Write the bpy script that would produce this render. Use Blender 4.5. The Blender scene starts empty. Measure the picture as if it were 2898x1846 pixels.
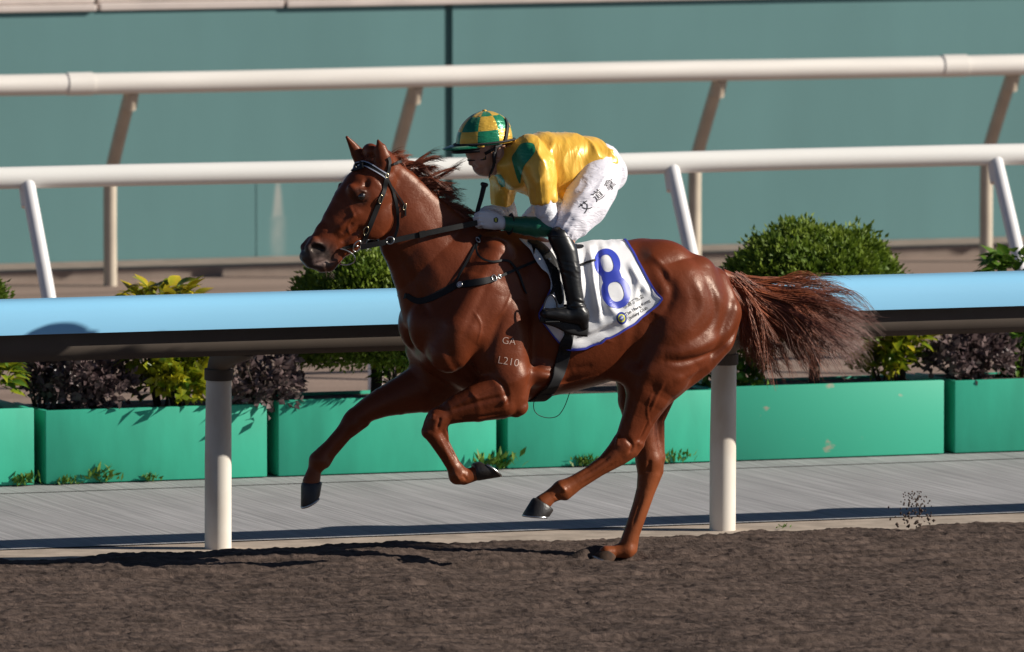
import bpy, bmesh, math, random
import numpy as np
from math import radians, sin, cos, pi, tan, atan2, hypot
from mathutils import Vector, Matrix, Euler
from mathutils.bvhtree import BVHTree
random.seed(7); RNG = np.random.default_rng(11)
scene = bpy.context.scene
COL = scene.collection

# ------------------------------------------------------------------ camera
F, CX, CY = 29800.0, 1449.0, 923.0          # focal length and centre in photo pixels
YAW, PIT, DIST = radians(20), radians(4.63), 53.7
TGT = Vector((0, 0, 1.184))
FWD = Vector((sin(YAW) * cos(PIT), cos(YAW) * cos(PIT), -sin(PIT)))
RIGHT = Vector((cos(YAW), -sin(YAW), 0))
UP = RIGHT.cross(FWD)
CAM = TGT - DIST * FWD
cam_d = bpy.data.cameras.new('camera')
cam_d.sensor_width = 36.0
cam_d.lens = F / 2898.0 * 36.0
cam_d.clip_start, cam_d.clip_end = 1.0, 2000.0
cam_d.dof.use_dof = True
cam_d.dof.focus_distance = DIST - 0.2
cam_d.dof.aperture_fstop = 4.8
cam = bpy.data.objects.new('camera', cam_d)
cam.matrix_world = Matrix(((RIGHT.x, UP.x, -FWD.x, CAM.x), (RIGHT.y, UP.y, -FWD.y, CAM.y),
                           (RIGHT.z, UP.z, -FWD.z, CAM.z), (0, 0, 0, 1)))
COL.objects.link(cam)
scene.camera = cam

# ------------------------------------------------------------------ light
SUN_EL, SUN_AZ = radians(26.3), radians(24)     # azimuth: from +X (along the rail) towards the camera side
TO_SUN = Vector((cos(SUN_EL) * cos(SUN_AZ), -cos(SUN_EL) * sin(SUN_AZ), sin(SUN_EL)))
wld = bpy.data.worlds.new('World'); scene.world = wld; wld.use_nodes = True
wn = wld.node_tree
bgn = wn.nodes['Background']
skyn = wn.nodes.new('ShaderNodeTexSky'); skyn.sky_type = 'NISHITA'; skyn.sun_disc = False
skyn.sun_elevation = SUN_EL
skyn.sun_rotation = atan2(TO_SUN.x, TO_SUN.y)
skyn.air_density, skyn.dust_density, skyn.ozone_density = 0.5, 0.15, 1.0
wn.links.new(skyn.outputs[0], bgn.inputs[0]); bgn.inputs[1].default_value = 0.05
sun_d = bpy.data.lights.new('sun', 'SUN'); sun_d.energy = 5.0; sun_d.angle = radians(0.5)
sun_d.color = (1.0, 0.93, 0.82)
sun = bpy.data.objects.new('sun', sun_d); COL.objects.link(sun)
sun.rotation_euler = (-TO_SUN).to_track_quat('-Z', 'Y').to_euler()
sun.location = (8, -6, 8)
scene.view_settings.view_transform = 'Standard'; scene.view_settings.look = 'None'
scene.view_settings.exposure = 0.36; scene.view_settings.gamma = 1.0
scene.view_settings.use_curve_mapping = False

# ------------------------------------------------------------------ measuring from the side drawing
def ray(px, py):
    return (FWD + RIGHT * ((px - CX) / F) + UP * ((CY - py) / F)).normalized()
def W(px, py, d=0.0):
    """point of the drawing on the vertical plane d metres to the camera side of the horse's middle"""
    r = ray(px, py); return CAM + r * ((-d - CAM.y) / r.y)
def G(px, py, z=0.0):
    r = ray(px, py); return CAM + r * ((z - CAM.z) / r.z)
PXM = F / DIST                                # pixels per metre at the horse

# ------------------------------------------------------------------ materials
def mat(name, col, rough=0.6, spec=0.5, metal=0.0, coat=0.0, coat_rough=0.1, sheen=0.0,
        var=0.0, vscale=8.0, bump=0.0, bscale=60.0, bdist=0.004, attr=None, col2=None, vstretch=(1, 1, 1),
        detail=4.0, bstretch=(1, 1, 1), aniso=0.0, rvar=0.0, trans=0.0, sss=0.0, cut=None):
    m = bpy.data.materials.new(name); m.use_nodes = True
    nt = m.node_tree; N = nt.nodes; L = nt.links
    b = N['Principled BSDF']
    b.inputs['Roughness'].default_value = rough
    b.inputs['Specular IOR Level'].default_value = spec
    b.inputs['Metallic'].default_value = metal
    b.inputs['Coat Weight'].default_value = coat
    b.inputs['Coat Roughness'].default_value = coat_rough
    b.inputs['Sheen Weight'].default_value = sheen
    b.inputs['Anisotropic'].default_value = aniso
    if sss: b.inputs['Subsurface Weight'].default_value = sss; b.inputs['Subsurface Scale'].default_value = 0.01
    c4 = (*col, 1.0)
    b.inputs['Base Color'].default_value = c4
    tc = N.new('ShaderNodeTexCoord')
    def noise(scale, stretch, det=detail):
        mp = N.new('ShaderNodeMapping'); mp.inputs['Scale'].default_value = stretch
        L.new(tc.outputs['Object'], mp.inputs[0])
        n = N.new('ShaderNodeTexNoise'); n.inputs['Scale'].default_value = scale; n.inputs['Detail'].default_value = det
        L.new(mp.outputs[0], n.inputs['Vector']); return n
    src = None
    if attr:
        a = N.new('ShaderNodeAttribute'); a.attribute_name = attr; src = a.outputs['Color']
    if var > 0 or col2:
        n = noise(vscale, vstretch)
        rmp = N.new('ShaderNodeValToRGB')
        lo, hi = cut or (0.3, 0.7)
        rmp.color_ramp.elements[0].position = lo; rmp.color_ramp.elements[1].position = hi
        if col2:
            rmp.color_ramp.elements[0].color = c4; rmp.color_ramp.elements[1].color = (*col2, 1)
        else:
            rmp.color_ramp.elements[0].color = (1 - var,) * 3 + (1,); rmp.color_ramp.elements[1].color = (1 + var,) * 3 + (1,)
        L.new(n.outputs['Fac'], rmp.inputs[0])
        if col2 and not src:
            src = rmp.outputs[0]
        else:
            mx = N.new('ShaderNodeMix'); mx.data_type = 'RGBA'; mx.blend_type = 'MULTIPLY'; mx.inputs[0].default_value = 1.0
            if src: L.new(src, mx.inputs[6])
            else: mx.inputs[6].default_value = c4
            L.new(rmp.outputs[0], mx.inputs[7]); src = mx.outputs[2]
        if rvar:
            mr = N.new('ShaderNodeMapRange'); mr.inputs[3].default_value = rough - rvar; mr.inputs[4].default_value = rough + rvar
            L.new(n.outputs['Fac'], mr.inputs[0]); L.new(mr.outputs[0], b.inputs['Roughness'])
    if src: L.new(src, b.inputs['Base Color'])
    if bump > 0:
        n2 = noise(bscale, bstretch, 5.0)
        bp = N.new('ShaderNodeBump'); bp.inputs['Strength'].default_value = bump; bp.inputs['Distance'].default_value = bdist
        L.new(n2.outputs['Fac'], bp.inputs['Height']); L.new(bp.outputs[0], b.inputs['Normal'])
        if coat: L.new(bp.outputs[0], b.inputs['Coat Normal'])
    if trans:
        tr = N.new('ShaderNodeBsdfTranslucent')
        if src: L.new(src, tr.inputs[0])
        else: tr.inputs[0].default_value = c4
        ms = N.new('ShaderNodeMixShader'); ms.inputs[0].default_value = trans
        L.new(b.outputs[0], ms.inputs[1]); L.new(tr.outputs[0], ms.inputs[2]); L.new(ms.outputs[0], N['Material Output'].inputs[0])
    return m

# ------------------------------------------------------------------ objects
def tag(o, label=None, cat=None, group=None, kind=None):
    if label: o['label'] = label
    if cat: o['category'] = cat
    if group: o['group'] = group
    if kind: o['kind'] = kind
    return o
def root(name, loc, label, cat, group=None):
    o = bpy.data.objects.new(name, None); COL.objects.link(o); o.location = loc; o.empty_display_size = 0.1
    return tag(o, label, cat, group)
def adopt(o, parent):
    if parent is not None:
        o.parent = parent
        # meshes are modelled in place; only an Empty carries an offset
        o.matrix_parent_inverse = Matrix.Translation(-parent.location) if parent.type == 'EMPTY' else Matrix.Identity(4)
    return o
def mesh_obj(name, verts, faces, m, parent=None, smooth=True, mats=None, midx=None):
    me = bpy.data.meshes.new(name)
    v = np.asarray(verts, dtype=np.float32).reshape(-1, 3)
    if isinstance(faces, np.ndarray) and faces.ndim == 2:
        nf, k = faces.shape
        me.vertices.add(len(v)); me.vertices.foreach_set('co', v.ravel())
        me.loops.add(nf * k); me.loops.foreach_set('vertex_index', faces.astype(np.int32).ravel())
        me.polygons.add(nf); me.polygons.foreach_set('loop_start', np.arange(0, nf * k, k, dtype=np.int32))
        me.polygons.foreach_set('loop_total', np.full(nf, k, dtype=np.int32))
        me.update(calc_edges=True)
    else:
        me.from_pydata([tuple(map(float, p)) for p in v], [], [tuple(int(i) for i in f) for f in faces])
    me.validate(clean_customdata=False)
    if smooth: me.polygons.foreach_set('use_smooth', np.ones(len(me.polygons), dtype=bool))
    for mm in (mats or [m]): me.materials.append(mm)
    if midx is not None: me.polygons.foreach_set('material_index', np.asarray(midx, dtype=np.int32))
    me.update()
    o = bpy.data.objects.new(name, me); COL.objects.link(o)
    return adopt(o, parent)
def set_col(o, cols, name='col'):
    a = o.data.attributes.new(name, 'FLOAT_COLOR', 'POINT')
    c = np.ones((len(o.data.vertices), 4), dtype=np.float32); c[:, :3] = cols
    a.data.foreach_set('color', c.ravel())

class MB:
    """collects simple solids into one mesh"""
    def __init__(s): s.v = []; s.f = []
    def add(s, v, f):
        n = len(s.v); s.v += [tuple(p) for p in v]; s.f += [tuple(i + n for i in q) for q in f]; return s
    def box(s, a, b, bev=0.0):
        x0, y0, z0 = a; x1, y1, z1 = b
        if bev <= 0:
            return s.add([(x0, y0, z0), (x1, y0, z0), (x1, y1, z0), (x0, y1, z0), (x0, y0, z1), (x1, y0, z1), (x1, y1, z1), (x0, y1, z1)],
                         [(0, 3, 2, 1), (4, 5, 6, 7), (0, 1, 5, 4), (1, 2, 6, 5), (2, 3, 7, 6), (3, 0, 4, 7)])
        bm = bmesh.new(); bmesh.ops.create_cube(bm, size=1.0)
        for q in bm.verts:
            q.co = Vector(((x0 + x1) / 2 + q.co.x * (x1 - x0), (y0 + y1) / 2 + q.co.y * (y1 - y0), (z0 + z1) / 2 + q.co.z * (z1 - z0)))
        bmesh.ops.bevel(bm, geom=bm.edges[:], offset=bev, segments=2, affect='EDGES', profile=0.5)
        bm.verts.index_update()
        s.add([q.co[:] for q in bm.verts], [[q.index for q in f.verts] for f in bm.faces]); bm.free(); return s
    def tube(s, pts, rad, segs=12, caps=True, flat=1.0, closed=False):
        pts = [Vector(p) for p in pts]; n = len(pts)
        rad = [rad] * n if not hasattr(rad, '__len__') else rad
        nrm = None; v = []; f = []
        for i, p in enumerate(pts):
            if closed: t = pts[(i + 1) % n] - pts[i - 1]
            else: t = pts[min(i + 1, n - 1)] - pts[max(i - 1, 0)]
            t.normalize()
            if nrm is None:
                nrm = t.cross(Vector((0, 0, 1)) if abs(t.z) < 0.9 else Vector((1, 0, 0))).normalized()
            nrm = (nrm - t * nrm.dot(t)).normalized(); bn = t.cross(nrm)
            for j in range(segs):
                a = 2 * pi * j / segs
                v.append(p + nrm * (cos(a) * rad[i]) + bn * (sin(a) * rad[i] * flat))
        m = n if closed else n - 1
        for i in range(m):
            for j in range(segs):
                a, b = i * segs + j, i * segs + (j + 1) % segs
                i2 = (i + 1) % n
                f.append((a, b, i2 * segs + (j + 1) % segs, i2 * segs + j))
        if caps and not closed:
            f.append(tuple(range(segs - 1, -1, -1))); f.append(tuple((n - 1) * segs + j for j in range(segs)))
        return s.add(v, f)
    def build(s, name, m, parent=None, smooth=False):
        o = mesh_obj(name, s.v, s.f, m, parent, smooth)
        return o
def auto_smooth(o, ang=35):
    me = o.data
    me.polygons.foreach_set('use_smooth', np.ones(len(me.polygons), dtype=bool))
    try: me.set_sharp_from_angle(angle=radians(ang))
    except Exception: pass
    return o
def catmull(P, n=8, closed=False):
    P = [np.asarray(p, dtype=float) for p in P]; out = []
    m = len(P)
    for i in range(m if closed else m - 1):
        if closed: p0, p1, p2, p3 = P[i - 1], P[i], P[(i + 1) % m], P[(i + 2) % m]
        else: p0, p1, p2, p3 = P[max(i - 1, 0)], P[i], P[i + 1], P[min(i + 2, m - 1)]
        for k in range(n):
            t = k / n
            out.append(0.5 * ((2 * p1) + (-p0 + p2) * t + (2 * p0 - 5 * p1 + 4 * p2 - p3) * t * t + (-p0 + 3 * p1 - 3 * p2 + p3) * t ** 3))
    if not closed: out.append(P[-1])
    return np.array(out)

# ------------------------------------------------------------------ value noise
def _hash(i, j, k, seed):
    n = (i.astype(np.int64) * 374761393 + j.astype(np.int64) * 668265263 + k.astype(np.int64) * 2147483647 + seed * 974634777) & 0x7fffffff
    n = ((n ^ (n >> 13)) * 1274126177) & 0x7fffffff
    return ((n ^ (n >> 16)) & 0xffff) / 65535.0
def vnoise(x, y, z=0.0, seed=0):
    x, y, z = np.broadcast_arrays(np.asarray(x, float), np.asarray(y, float), np.asarray(z, float))
    i, j, k = np.floor(x), np.floor(y), np.floor(z)
    u, v, w = x - i, y - j, z - k
    u, v, w = u * u * (3 - 2 * u), v * v * (3 - 2 * v), w * w * (3 - 2 * w)
    r = 0
    for a in (0, 1):
        for b in (0, 1):
            for c in (0, 1):
                r = r + _hash(i + a, j + b, k + c, seed) * (u if a else 1 - u) * (v if b else 1 - v) * (w if c else 1 - w)
    return r * 2 - 1

# ------------------------------------------------------------------ sculpting: smooth-blended solids meshed by surface nets
class Field:
    def __init__(s, lo, hi, h):
        s.lo = np.array(lo, float); s.h = h
        s.n = np.ceil((np.array(hi) - s.lo) / h).astype(int) + 1
        s.V = np.full(tuple(s.n), 0.5, dtype=np.float32)
        s.ax = [(s.lo[i] + h * np.arange(s.n[i])).astype(np.float32) for i in range(3)]
    def reg(s, blo, bhi, pad):
        a = np.clip(np.floor((np.array(blo) - pad - s.lo) / s.h).astype(int), 0, s.n)
        b = np.clip(np.ceil((np.array(bhi) + pad - s.lo) / s.h).astype(int) + 1, 0, s.n)
        return tuple(slice(i, j) for i, j in zip(a, b))
    def grid(s, r):
        return s.ax[0][r[0]][:, None, None], s.ax[1][r[1]][None, :, None], s.ax[2][r[2]][None, None, :]
    def op(s, prim, k, sub=False):
        fn, blo, bhi = prim
        r = s.reg(blo, bhi, k + 3 * s.h)
        if any(q.stop <= q.start for q in r): return
        d = fn(*s.grid(r)).astype(np.float32); a = s.V[r]
        if sub: a, d = -a, d
        if k <= 1e-6: res = np.minimum(a, d)
        else:
            t = np.clip(0.5 + 0.5 * (a - d) / k, 0, 1)
            res = a + (d - a) * t - k * t * (1 - t)
        s.V[r] = -res if sub else res
    def add(s, prim, k=0.02): s.op(prim, k)
    def cut(s, prim, k=0.01): s.op(prim, k, True)
    def mesh(s, relax=2):
        V = s.V; S = V < 0
        c = np.zeros(tuple(s.n - 1), dtype=np.int8)
        offs = [(a, b, d) for a in (0, 1) for b in (0, 1) for d in (0, 1)]
        for a, b, d in offs: c += S[a:a + s.n[0] - 1, b:b + s.n[1] - 1, d:d + s.n[2] - 1]
        idx = np.argwhere((c > 0) & (c < 8))
        acc = np.zeros((len(idx), 3)); cnt = np.zeros(len(idx))
        for ax in range(3):
            for o in offs:
                if o[ax]: continue
                o0 = np.array(o); o1 = o0.copy(); o1[ax] = 1
                p0, p1 = idx + o0, idx + o1
                v0 = V[p0[:, 0], p0[:, 1], p0[:, 2]]; v1 = V[p1[:, 0], p1[:, 1], p1[:, 2]]
                m = (v0 < 0) != (v1 < 0)
                t = np.where(m, v0 / np.where(m, v0 - v1, 1), 0)
                q = np.repeat(o0[None].astype(float), len(idx), 0); q[:, ax] += t
                acc += q * m[:, None]; cnt += m
        verts = s.lo + s.h * (idx + acc / cnt[:, None])
        ids = np.full(tuple(s.n - 1), -1, dtype=np.int32); ids[idx[:, 0], idx[:, 1], idx[:, 2]] = np.arange(len(idx))
        faces = []
        for ax in range(3):
            u, w = (ax + 1) % 3, (ax + 2) % 3
            sl0 = [slice(1, s.n[i] - 1) for i in range(3)]; sl0[ax] = slice(0, s.n[ax] - 1)
            sl1 = list(sl0); sl1[ax] = slice(1, s.n[ax])
            A, B = S[tuple(sl0)], S[tuple(sl1)]
            e = np.argwhere(A != B)
            if not len(e): continue
            flip = A[e[:, 0], e[:, 1], e[:, 2]]
            base = e.copy(); base[:, u] += 1; base[:, w] += 1
            def cid(du, dw):
                q = base.copy(); q[:, u] += du; q[:, w] += dw
                return ids[q[:, 0], q[:, 1], q[:, 2]]
            q = np.stack([cid(-1, -1), cid(0, -1), cid(0, 0), cid(-1, 0)], 1)
            q[~flip] = q[~flip][:, ::-1]
            faces.append(q)
        faces = np.concatenate(faces)
        faces = faces[(faces >= 0).all(1)]
        E = np.concatenate([faces[:, [0, 1]], faces[:, [1, 2]], faces[:, [2, 3]], faces[:, [3, 0]]])
        deg = np.bincount(E.ravel(), minlength=len(verts))[:, None].astype(float)
        for it in range(relax):
            for lam in (0.5, -0.52):
                sm = np.zeros_like(verts)
                for k in range(3):
                    sm[:, k] = np.bincount(E[:, 0], verts[E[:, 1], k], len(verts)) + np.bincount(E[:, 1], verts[E[:, 0], k], len(verts))
                verts = verts + lam * (sm / np.maximum(deg, 1) - verts)
        return verts, faces
def P_chain(pts):
    """tapered limb through pts (x,y,z,r,s): s>1 makes it narrower across the horse"""
    P = np.array([p if len(p) == 5 else (*p, 1.0) for p in pts], dtype=float)
    R = P[:, 3].max()
    lo, hi = P[:, :3].min(0) - R, P[:, :3].max(0) + R
    def fn(X, Y, Z):
        best = None
        for a, b in zip(P[:-1], P[1:]):
            ab = b[:3] - a[:3]; L2 = max(float(ab @ ab), 1e-9)
            t = np.clip(((X - a[0]) * ab[0] + (Y - a[1]) * ab[1] + (Z - a[2]) * ab[2]) / L2, 0, 1)
            dx, dy, dz = X - a[0] - t * ab[0], Y - a[1] - t * ab[1], Z - a[2] - t * ab[2]
            sc = a[4] + (b[4] - a[4]) * t
            d = np.sqrt(dx * dx + (dy * sc) ** 2 + dz * dz) - (a[3] + (b[3] - a[3]) * t)
            best = d if best is None else np.minimum(best, d)
        return best
    return fn, lo, hi
def P_ell(c, r, th=0.0, yaw=0.0):
    """ellipsoid, radii along its own axes, turned th in the side view and yaw seen from above"""
    c = np.array(c, float); r = np.array(r, float); m = r.max()
    ct, st, cy, sy = cos(th), sin(th), cos(yaw), sin(yaw)
    def fn(X, Y, Z):
        x, y, z = X - c[0], Y - c[1], Z - c[2]
        x, y = x * cy + y * sy, -x * sy + y * cy
        x, z = x * ct + z * st, -x * st + z * ct
        k0 = np.sqrt((x / r[0]) ** 2 + (y / r[1]) ** 2 + (z / r[2]) ** 2)
        k1 = np.sqrt((x / r[0] ** 2) ** 2 + (y / r[1] ** 2) ** 2 + (z / r[2] ** 2) ** 2)
        return k0 * (k0 - 1) / np.maximum(k1, 1e-6)
    return fn, c - m, c + m
def P_loft(rows, n=2.2):
    """upright slices: rows of (x, ztop, zbottom, halfwidth, ycentre)"""
    R = catmull(rows, 10); R = R[np.argsort(R[:, 0])]
    lo = np.array([R[0, 0], (R[:, 4] - R[:, 3]).min(), R[:, 2].min()]); hi = np.array([R[-1, 0], (R[:, 4] + R[:, 3]).max(), R[:, 1].max()])
    def fn(X, Y, Z):
        x = X[:, 0, 0]
        zt, zb, w, yc = (np.interp(x, R[:, 0], R[:, i])[:, None, None] for i in (1, 2, 3, 4))
        h = np.maximum((zt - zb) / 2, 0.004); w = np.maximum(w, 0.004)
        q = ((np.abs(Z - (zt + zb) / 2) / h) ** n + (np.abs(Y - yc) / w) ** n) ** (1 / n)
        d = (q - 1) * np.minimum(h, w)
        return np.maximum(d, np.maximum(R[0, 0] - X, X - R[-1, 0]))
    return fn, lo, hi
def wc(rows):
    """drawing rows (px, py, d, r_px[, s]) -> world chain rows"""
    out = []
    for q in rows:
        p = W(q[0], q[1], q[2]); out.append((p.x, p.y, p.z, q[3] / PXM, q[4] if len(q) > 4 else 1.0))
    return out
def mir(rows): return [(q[0], -q[1], *q[2:]) for q in rows]
# ================================================================== THE SETTING
ZP = -0.07                                     # level of the paving behind the track
M_dirt = mat('track_sand', (0.086, 0.061, 0.050), rough=0.95, spec=0.15, var=0.55, vscale=7, vstretch=(0.8, 2.2, 1), bump=0.7, bscale=110, bdist=0.01, detail=8)
M_strip = mat('concrete_edge', (0.40, 0.33, 0.27), rough=0.9, spec=0.2, var=0.22, vscale=7, bump=0.3, bscale=90, bdist=0.004, detail=8)
M_ground = mat('sandy_ground', (0.27, 0.20, 0.165), rough=0.95, spec=0.1, var=0.2, vscale=1.6, vstretch=(0.3, 1.6, 1), bump=0.4, bscale=30, bdist=0.01, detail=8)
M_kerb = mat('kerb_concrete', (0.27, 0.215, 0.18), rough=0.9, spec=0.2, var=0.15, vscale=5, bump=0.2, bscale=60)
# grooved paving: fine brushed lines across the path
def paving_mat():
    m = mat('grooved_paving', (0.32, 0.315, 0.325), rough=0.8, spec=0.3, var=0.10, vscale=2.2, vstretch=(1, 0.5, 1), detail=8)
    nt = m.node_tree; N = nt.nodes; L = nt.links; b = N['Principled BSDF']
    tc = N.new('ShaderNodeTexCoord'); mp = N.new('ShaderNodeMapping'); mp.inputs['Scale'].default_value = (46, 0.6, 1)
    mp.inputs['Rotation'].default_value = (0, 0, radians(8))
    L.new(tc.outputs['Object'], mp.inputs[0])
    n = N.new('ShaderNodeTexNoise'); n.inputs['Scale'].default_value = 1.0; n.inputs['Detail'].default_value = 4; L.new(mp.outputs[0], n.inputs['Vector'])
    r = N.new('ShaderNodeValToRGB'); r.color_ramp.elements[0].position = 0.32; r.color_ramp.elements[1].position = 0.68
    r.color_ramp.elements[0].color = (0.80, 0.80, 0.80, 1); r.color_ramp.elements[1].color = (1.22, 1.21, 1.2, 1)
    L.new(n.outputs['Fac'], r.inputs[0])
    mx = N.new('ShaderNodeMix'); mx.data_type = 'RGBA'; mx.blend_type = 'MULTIPLY'; mx.inputs[0].default_value = 1
    prev = b.inputs['Base Color'].links[0].from_socket
    L.new(prev, mx.inputs[6]); L.new(r.outputs[0], mx.inputs[7]); L.new(mx.outputs[2], b.inputs['Base Color'])
    bp = N.new('ShaderNodeBump'); bp.inputs['Strength'].default_value = 0.5; bp.inputs['Distance'].default_value = 0.006
    L.new(n.outputs['Fac'], bp.inputs['Height']); L.new(bp.outputs[0], b.inputs['Normal'])
    return m
M_pave = paving_mat()

def sheet(name, x0, x1, y0, y1, z, m):
    o = mesh_obj(name, [(x0, y0, z), (x1, y0, z), (x1, y1, z), (x0, y1, z)], [(0, 1, 2, 3)], m, None, False)
    tag(o, kind='structure'); return o
sheet('ground', -400, 400, -400, 400, ZP - 0.06, M_ground)
# --- the sand track: one sheet, raked into clods where it is near
HOOF = W(1730, 1566, -0.13)
def dirt_h(x, y):
    h = 0.016 * vnoise(x * 1.1, y * 0.9, 0, 1) + 0.009 * vnoise(x * 4.3, y * 3.7, 0, 2)
    a = vnoise(x * 15, y * 12, 0, 3); b = vnoise(x * 31, y * 25, 0, 4); c = vnoise(x * 60, y * 44, 0, 5)
    h = h + 0.0055 * np.maximum(a, -0.3) + 0.006 * np.abs(b) + 0.005 * c
    h = h + 0.010 * vnoise(x * 1.3, y * 11, 0, 8) + 0.006 * vnoise(x * 3.1, y * 26, 0, 9)   # harrow lines
    edge = np.clip((y - 0.55) / 0.55, 0, 1)                     # banked up along the concrete edge
    h = h * (1 - 0.3 * edge) + 0.03 * np.clip((y + 0.1) / 0.7, 0, 1) - 0.035
    rag = 0.16 * vnoise(x * 1.7, 3.3, 0, 6) + 0.07 * vnoise(x * 6, 7.1, 0, 7)
    h = h - 0.17 * np.clip((y - 0.86 - rag) / 0.2, 0, 1)
    r2 = (x - HOOF.x) ** 2 + ((y - HOOF.y) * 1.2) ** 2            # the striking hoof throws up a rim
    h = h + 0.04 * np.exp(-((np.sqrt(r2) - 0.15) / 0.05) ** 2) * np.clip((y - HOOF.y + 0.03) / 0.1, 0, 1) - 0.035 * np.exp(-r2 / 0.03) * np.clip(1 - (y - HOOF.y - 0.02) / 0.1, 0, 1)
    return h
def grid_obj(name, xs, ys, hf, m):
    X, Y = np.meshgrid(xs, ys, indexing='ij'); Z = hf(X, Y)
    nx, ny = len(xs), len(ys)
    v = np.stack([X, Y, Z], -1).reshape(-1, 3)
    i, j = np.meshgrid(np.arange(nx - 1), np.arange(ny - 1), indexing='ij')
    a = (i * ny + j).ravel()
    return mesh_obj(name, v, np.stack([a, a + ny, a + ny + 1, a + 1], 1), m, None, True)
xs = np.concatenate([np.linspace(-300, -6, 40), np.arange(-5.6, -4.3, 0.05), np.arange(-4.3, 4.3, 0.0115), np.arange(4.3, 6, 0.05), np.linspace(6.5, 300, 40)])
ys = np.concatenate([-np.geomspace(60, 6.2, 25), np.arange(-6.0, -4.9, 0.05), np.arange(-4.9, 1.3, 0.0185)])
tag(grid_obj('dirt_track', xs, ys, dirt_h, M_dirt), kind='structure')
sheet('concrete_edging', -300, 300, 0.9, 1.86, ZP, M_strip)
sheet('paved_path', -300, 300, 1.85, 4.70, ZP + 0.006, M_pave)
sheet('paved_margin', -300, 300, 4.735, 5.6, ZP + 0.006, M_pave)
sheet('path_joint', -300, 300, 4.68, 4.76, ZP + 0.001, mat('joint_mortar', (0.20, 0.15, 0.10), rough=0.95, var=0.2, vscale=12))
sheet('sand_ring', -300, 300, 5.55, 19.6, ZP, M_ground)
# low kerbs across the ground behind the planters
for yk, hk, nm in ((8.35, 0.035, 'drain_kerb'), (19.25, 0.075, 'wall_kerb')):
    o = MB().box((-120, yk, ZP - 0.02), (160, yk + (0.12 if hk < 0.05 else 0.74), ZP + hk)).build(nm, M_kerb); tag(o, kind='structure')

# --- teal boundary wall
M_wall = mat('teal_wall_paint', (0.128, 0.258, 0.262), rough=0.75, spec=0.25, var=0.07, vscale=1.1, vstretch=(1.4, 1, 0.35), bump=0.05, bscale=40, detail=6)
M_cop = mat('coping_concrete', (0.62, 0.54, 0.50), rough=0.85, var=0.1, vscale=3, bump=0.15, bscale=50)
M_scuff = mat('pale_scuff', (0.50, 0.50, 0.46), rough=0.75, spec=0.25, attr='col', var=0.07, vscale=1.1, vstretch=(1.4, 1, 0.35), bump=0.05, bscale=40, detail=6)
wall = root('boundary_wall', (7, 20.0, ZP), 'long teal painted wall with pale coping behind the white rails', 'wall')
seam = W(1270, 230, -20.0).x
WT = 1.76
k = -3
pan = 6.4
for k in range(-7, 9):
    x0 = seam + k * pan
    MB().box((x0 + 0.03, 20.0, ZP), (x0 + pan - 0.03, 20.18, WT)).build('wall_panel', M_wall, wall)
MB().box((seam - 7 * pan, 20.025, ZP), (seam + 9 * pan, 20.15, WT - 0.01)).build('wall_core', mat('wall_seam', (0.075, 0.15, 0.15), rough=0.8), wall)
xj = [W(275, 10, -20).x, W(805, 10, -20).x]
for k, (x0, x1, zz, yy) in enumerate([(-38, xj[0] - 0.012, 0.0, 0.0), (xj[0] + 0.012, xj[1] - 0.006, 0.006, 0.012), (xj[1] + 0.006, 62, 0.0, 0.0)]):
    MB().box((x0, 19.965 + yy, WT + 0.002), (x1, 20.32, WT + 0.05 + zz), 0.01).build('coping_stone', M_cop, wall)
    MB().box((x0, 20.02 + yy, WT + 0.053 + zz), (x1, 20.30, WT + 0.30), 0.012).build('coping_block', M_cop, wall)
sc0 = W(787, 640, -19.996)
ga, gb = np.meshgrid(np.linspace(-1, 1, 25), np.linspace(-1, 1, 41), indexing='ij')
gi = np.arange(25 * 41).reshape(25, 41)
scf = mesh_obj('scuff_mark', np.stack([sc0.x + ga * 0.16, np.full_like(ga, 19.997), sc0.z + 0.02 + gb * 0.40], -1).reshape(-1, 3), np.stack([gi[:-1, :-1], gi[1:, :-1], gi[1:, 1:], gi[:-1, 1:]], -1).reshape(-1, 4), M_scuff, wall, False)
wd_ = np.where(gb > 0.15, 0.24 * (1.15 - gb), 0.34)
amt = np.exp(-(ga / np.maximum(wd_, 0.02)) ** 4) * np.where(gb > 0.15, np.clip((0.95 - gb) / 0.35, 0, 1) * 0.95, 0.45 * np.clip((gb + 1) / 0.8, 0, 1)) * np.clip((1 - np.abs(gb)) / 0.15, 0, 1)
amt = (amt * (0.8 + 0.3 * vnoise(ga * 4, gb * 6, 0, 4)))[..., None]
set_col(scf, ((1 - amt) * np.array([0.128, 0.258, 0.262]) + amt * np.array([0.42, 0.43, 0.40])).reshape(-1, 3))

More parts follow.
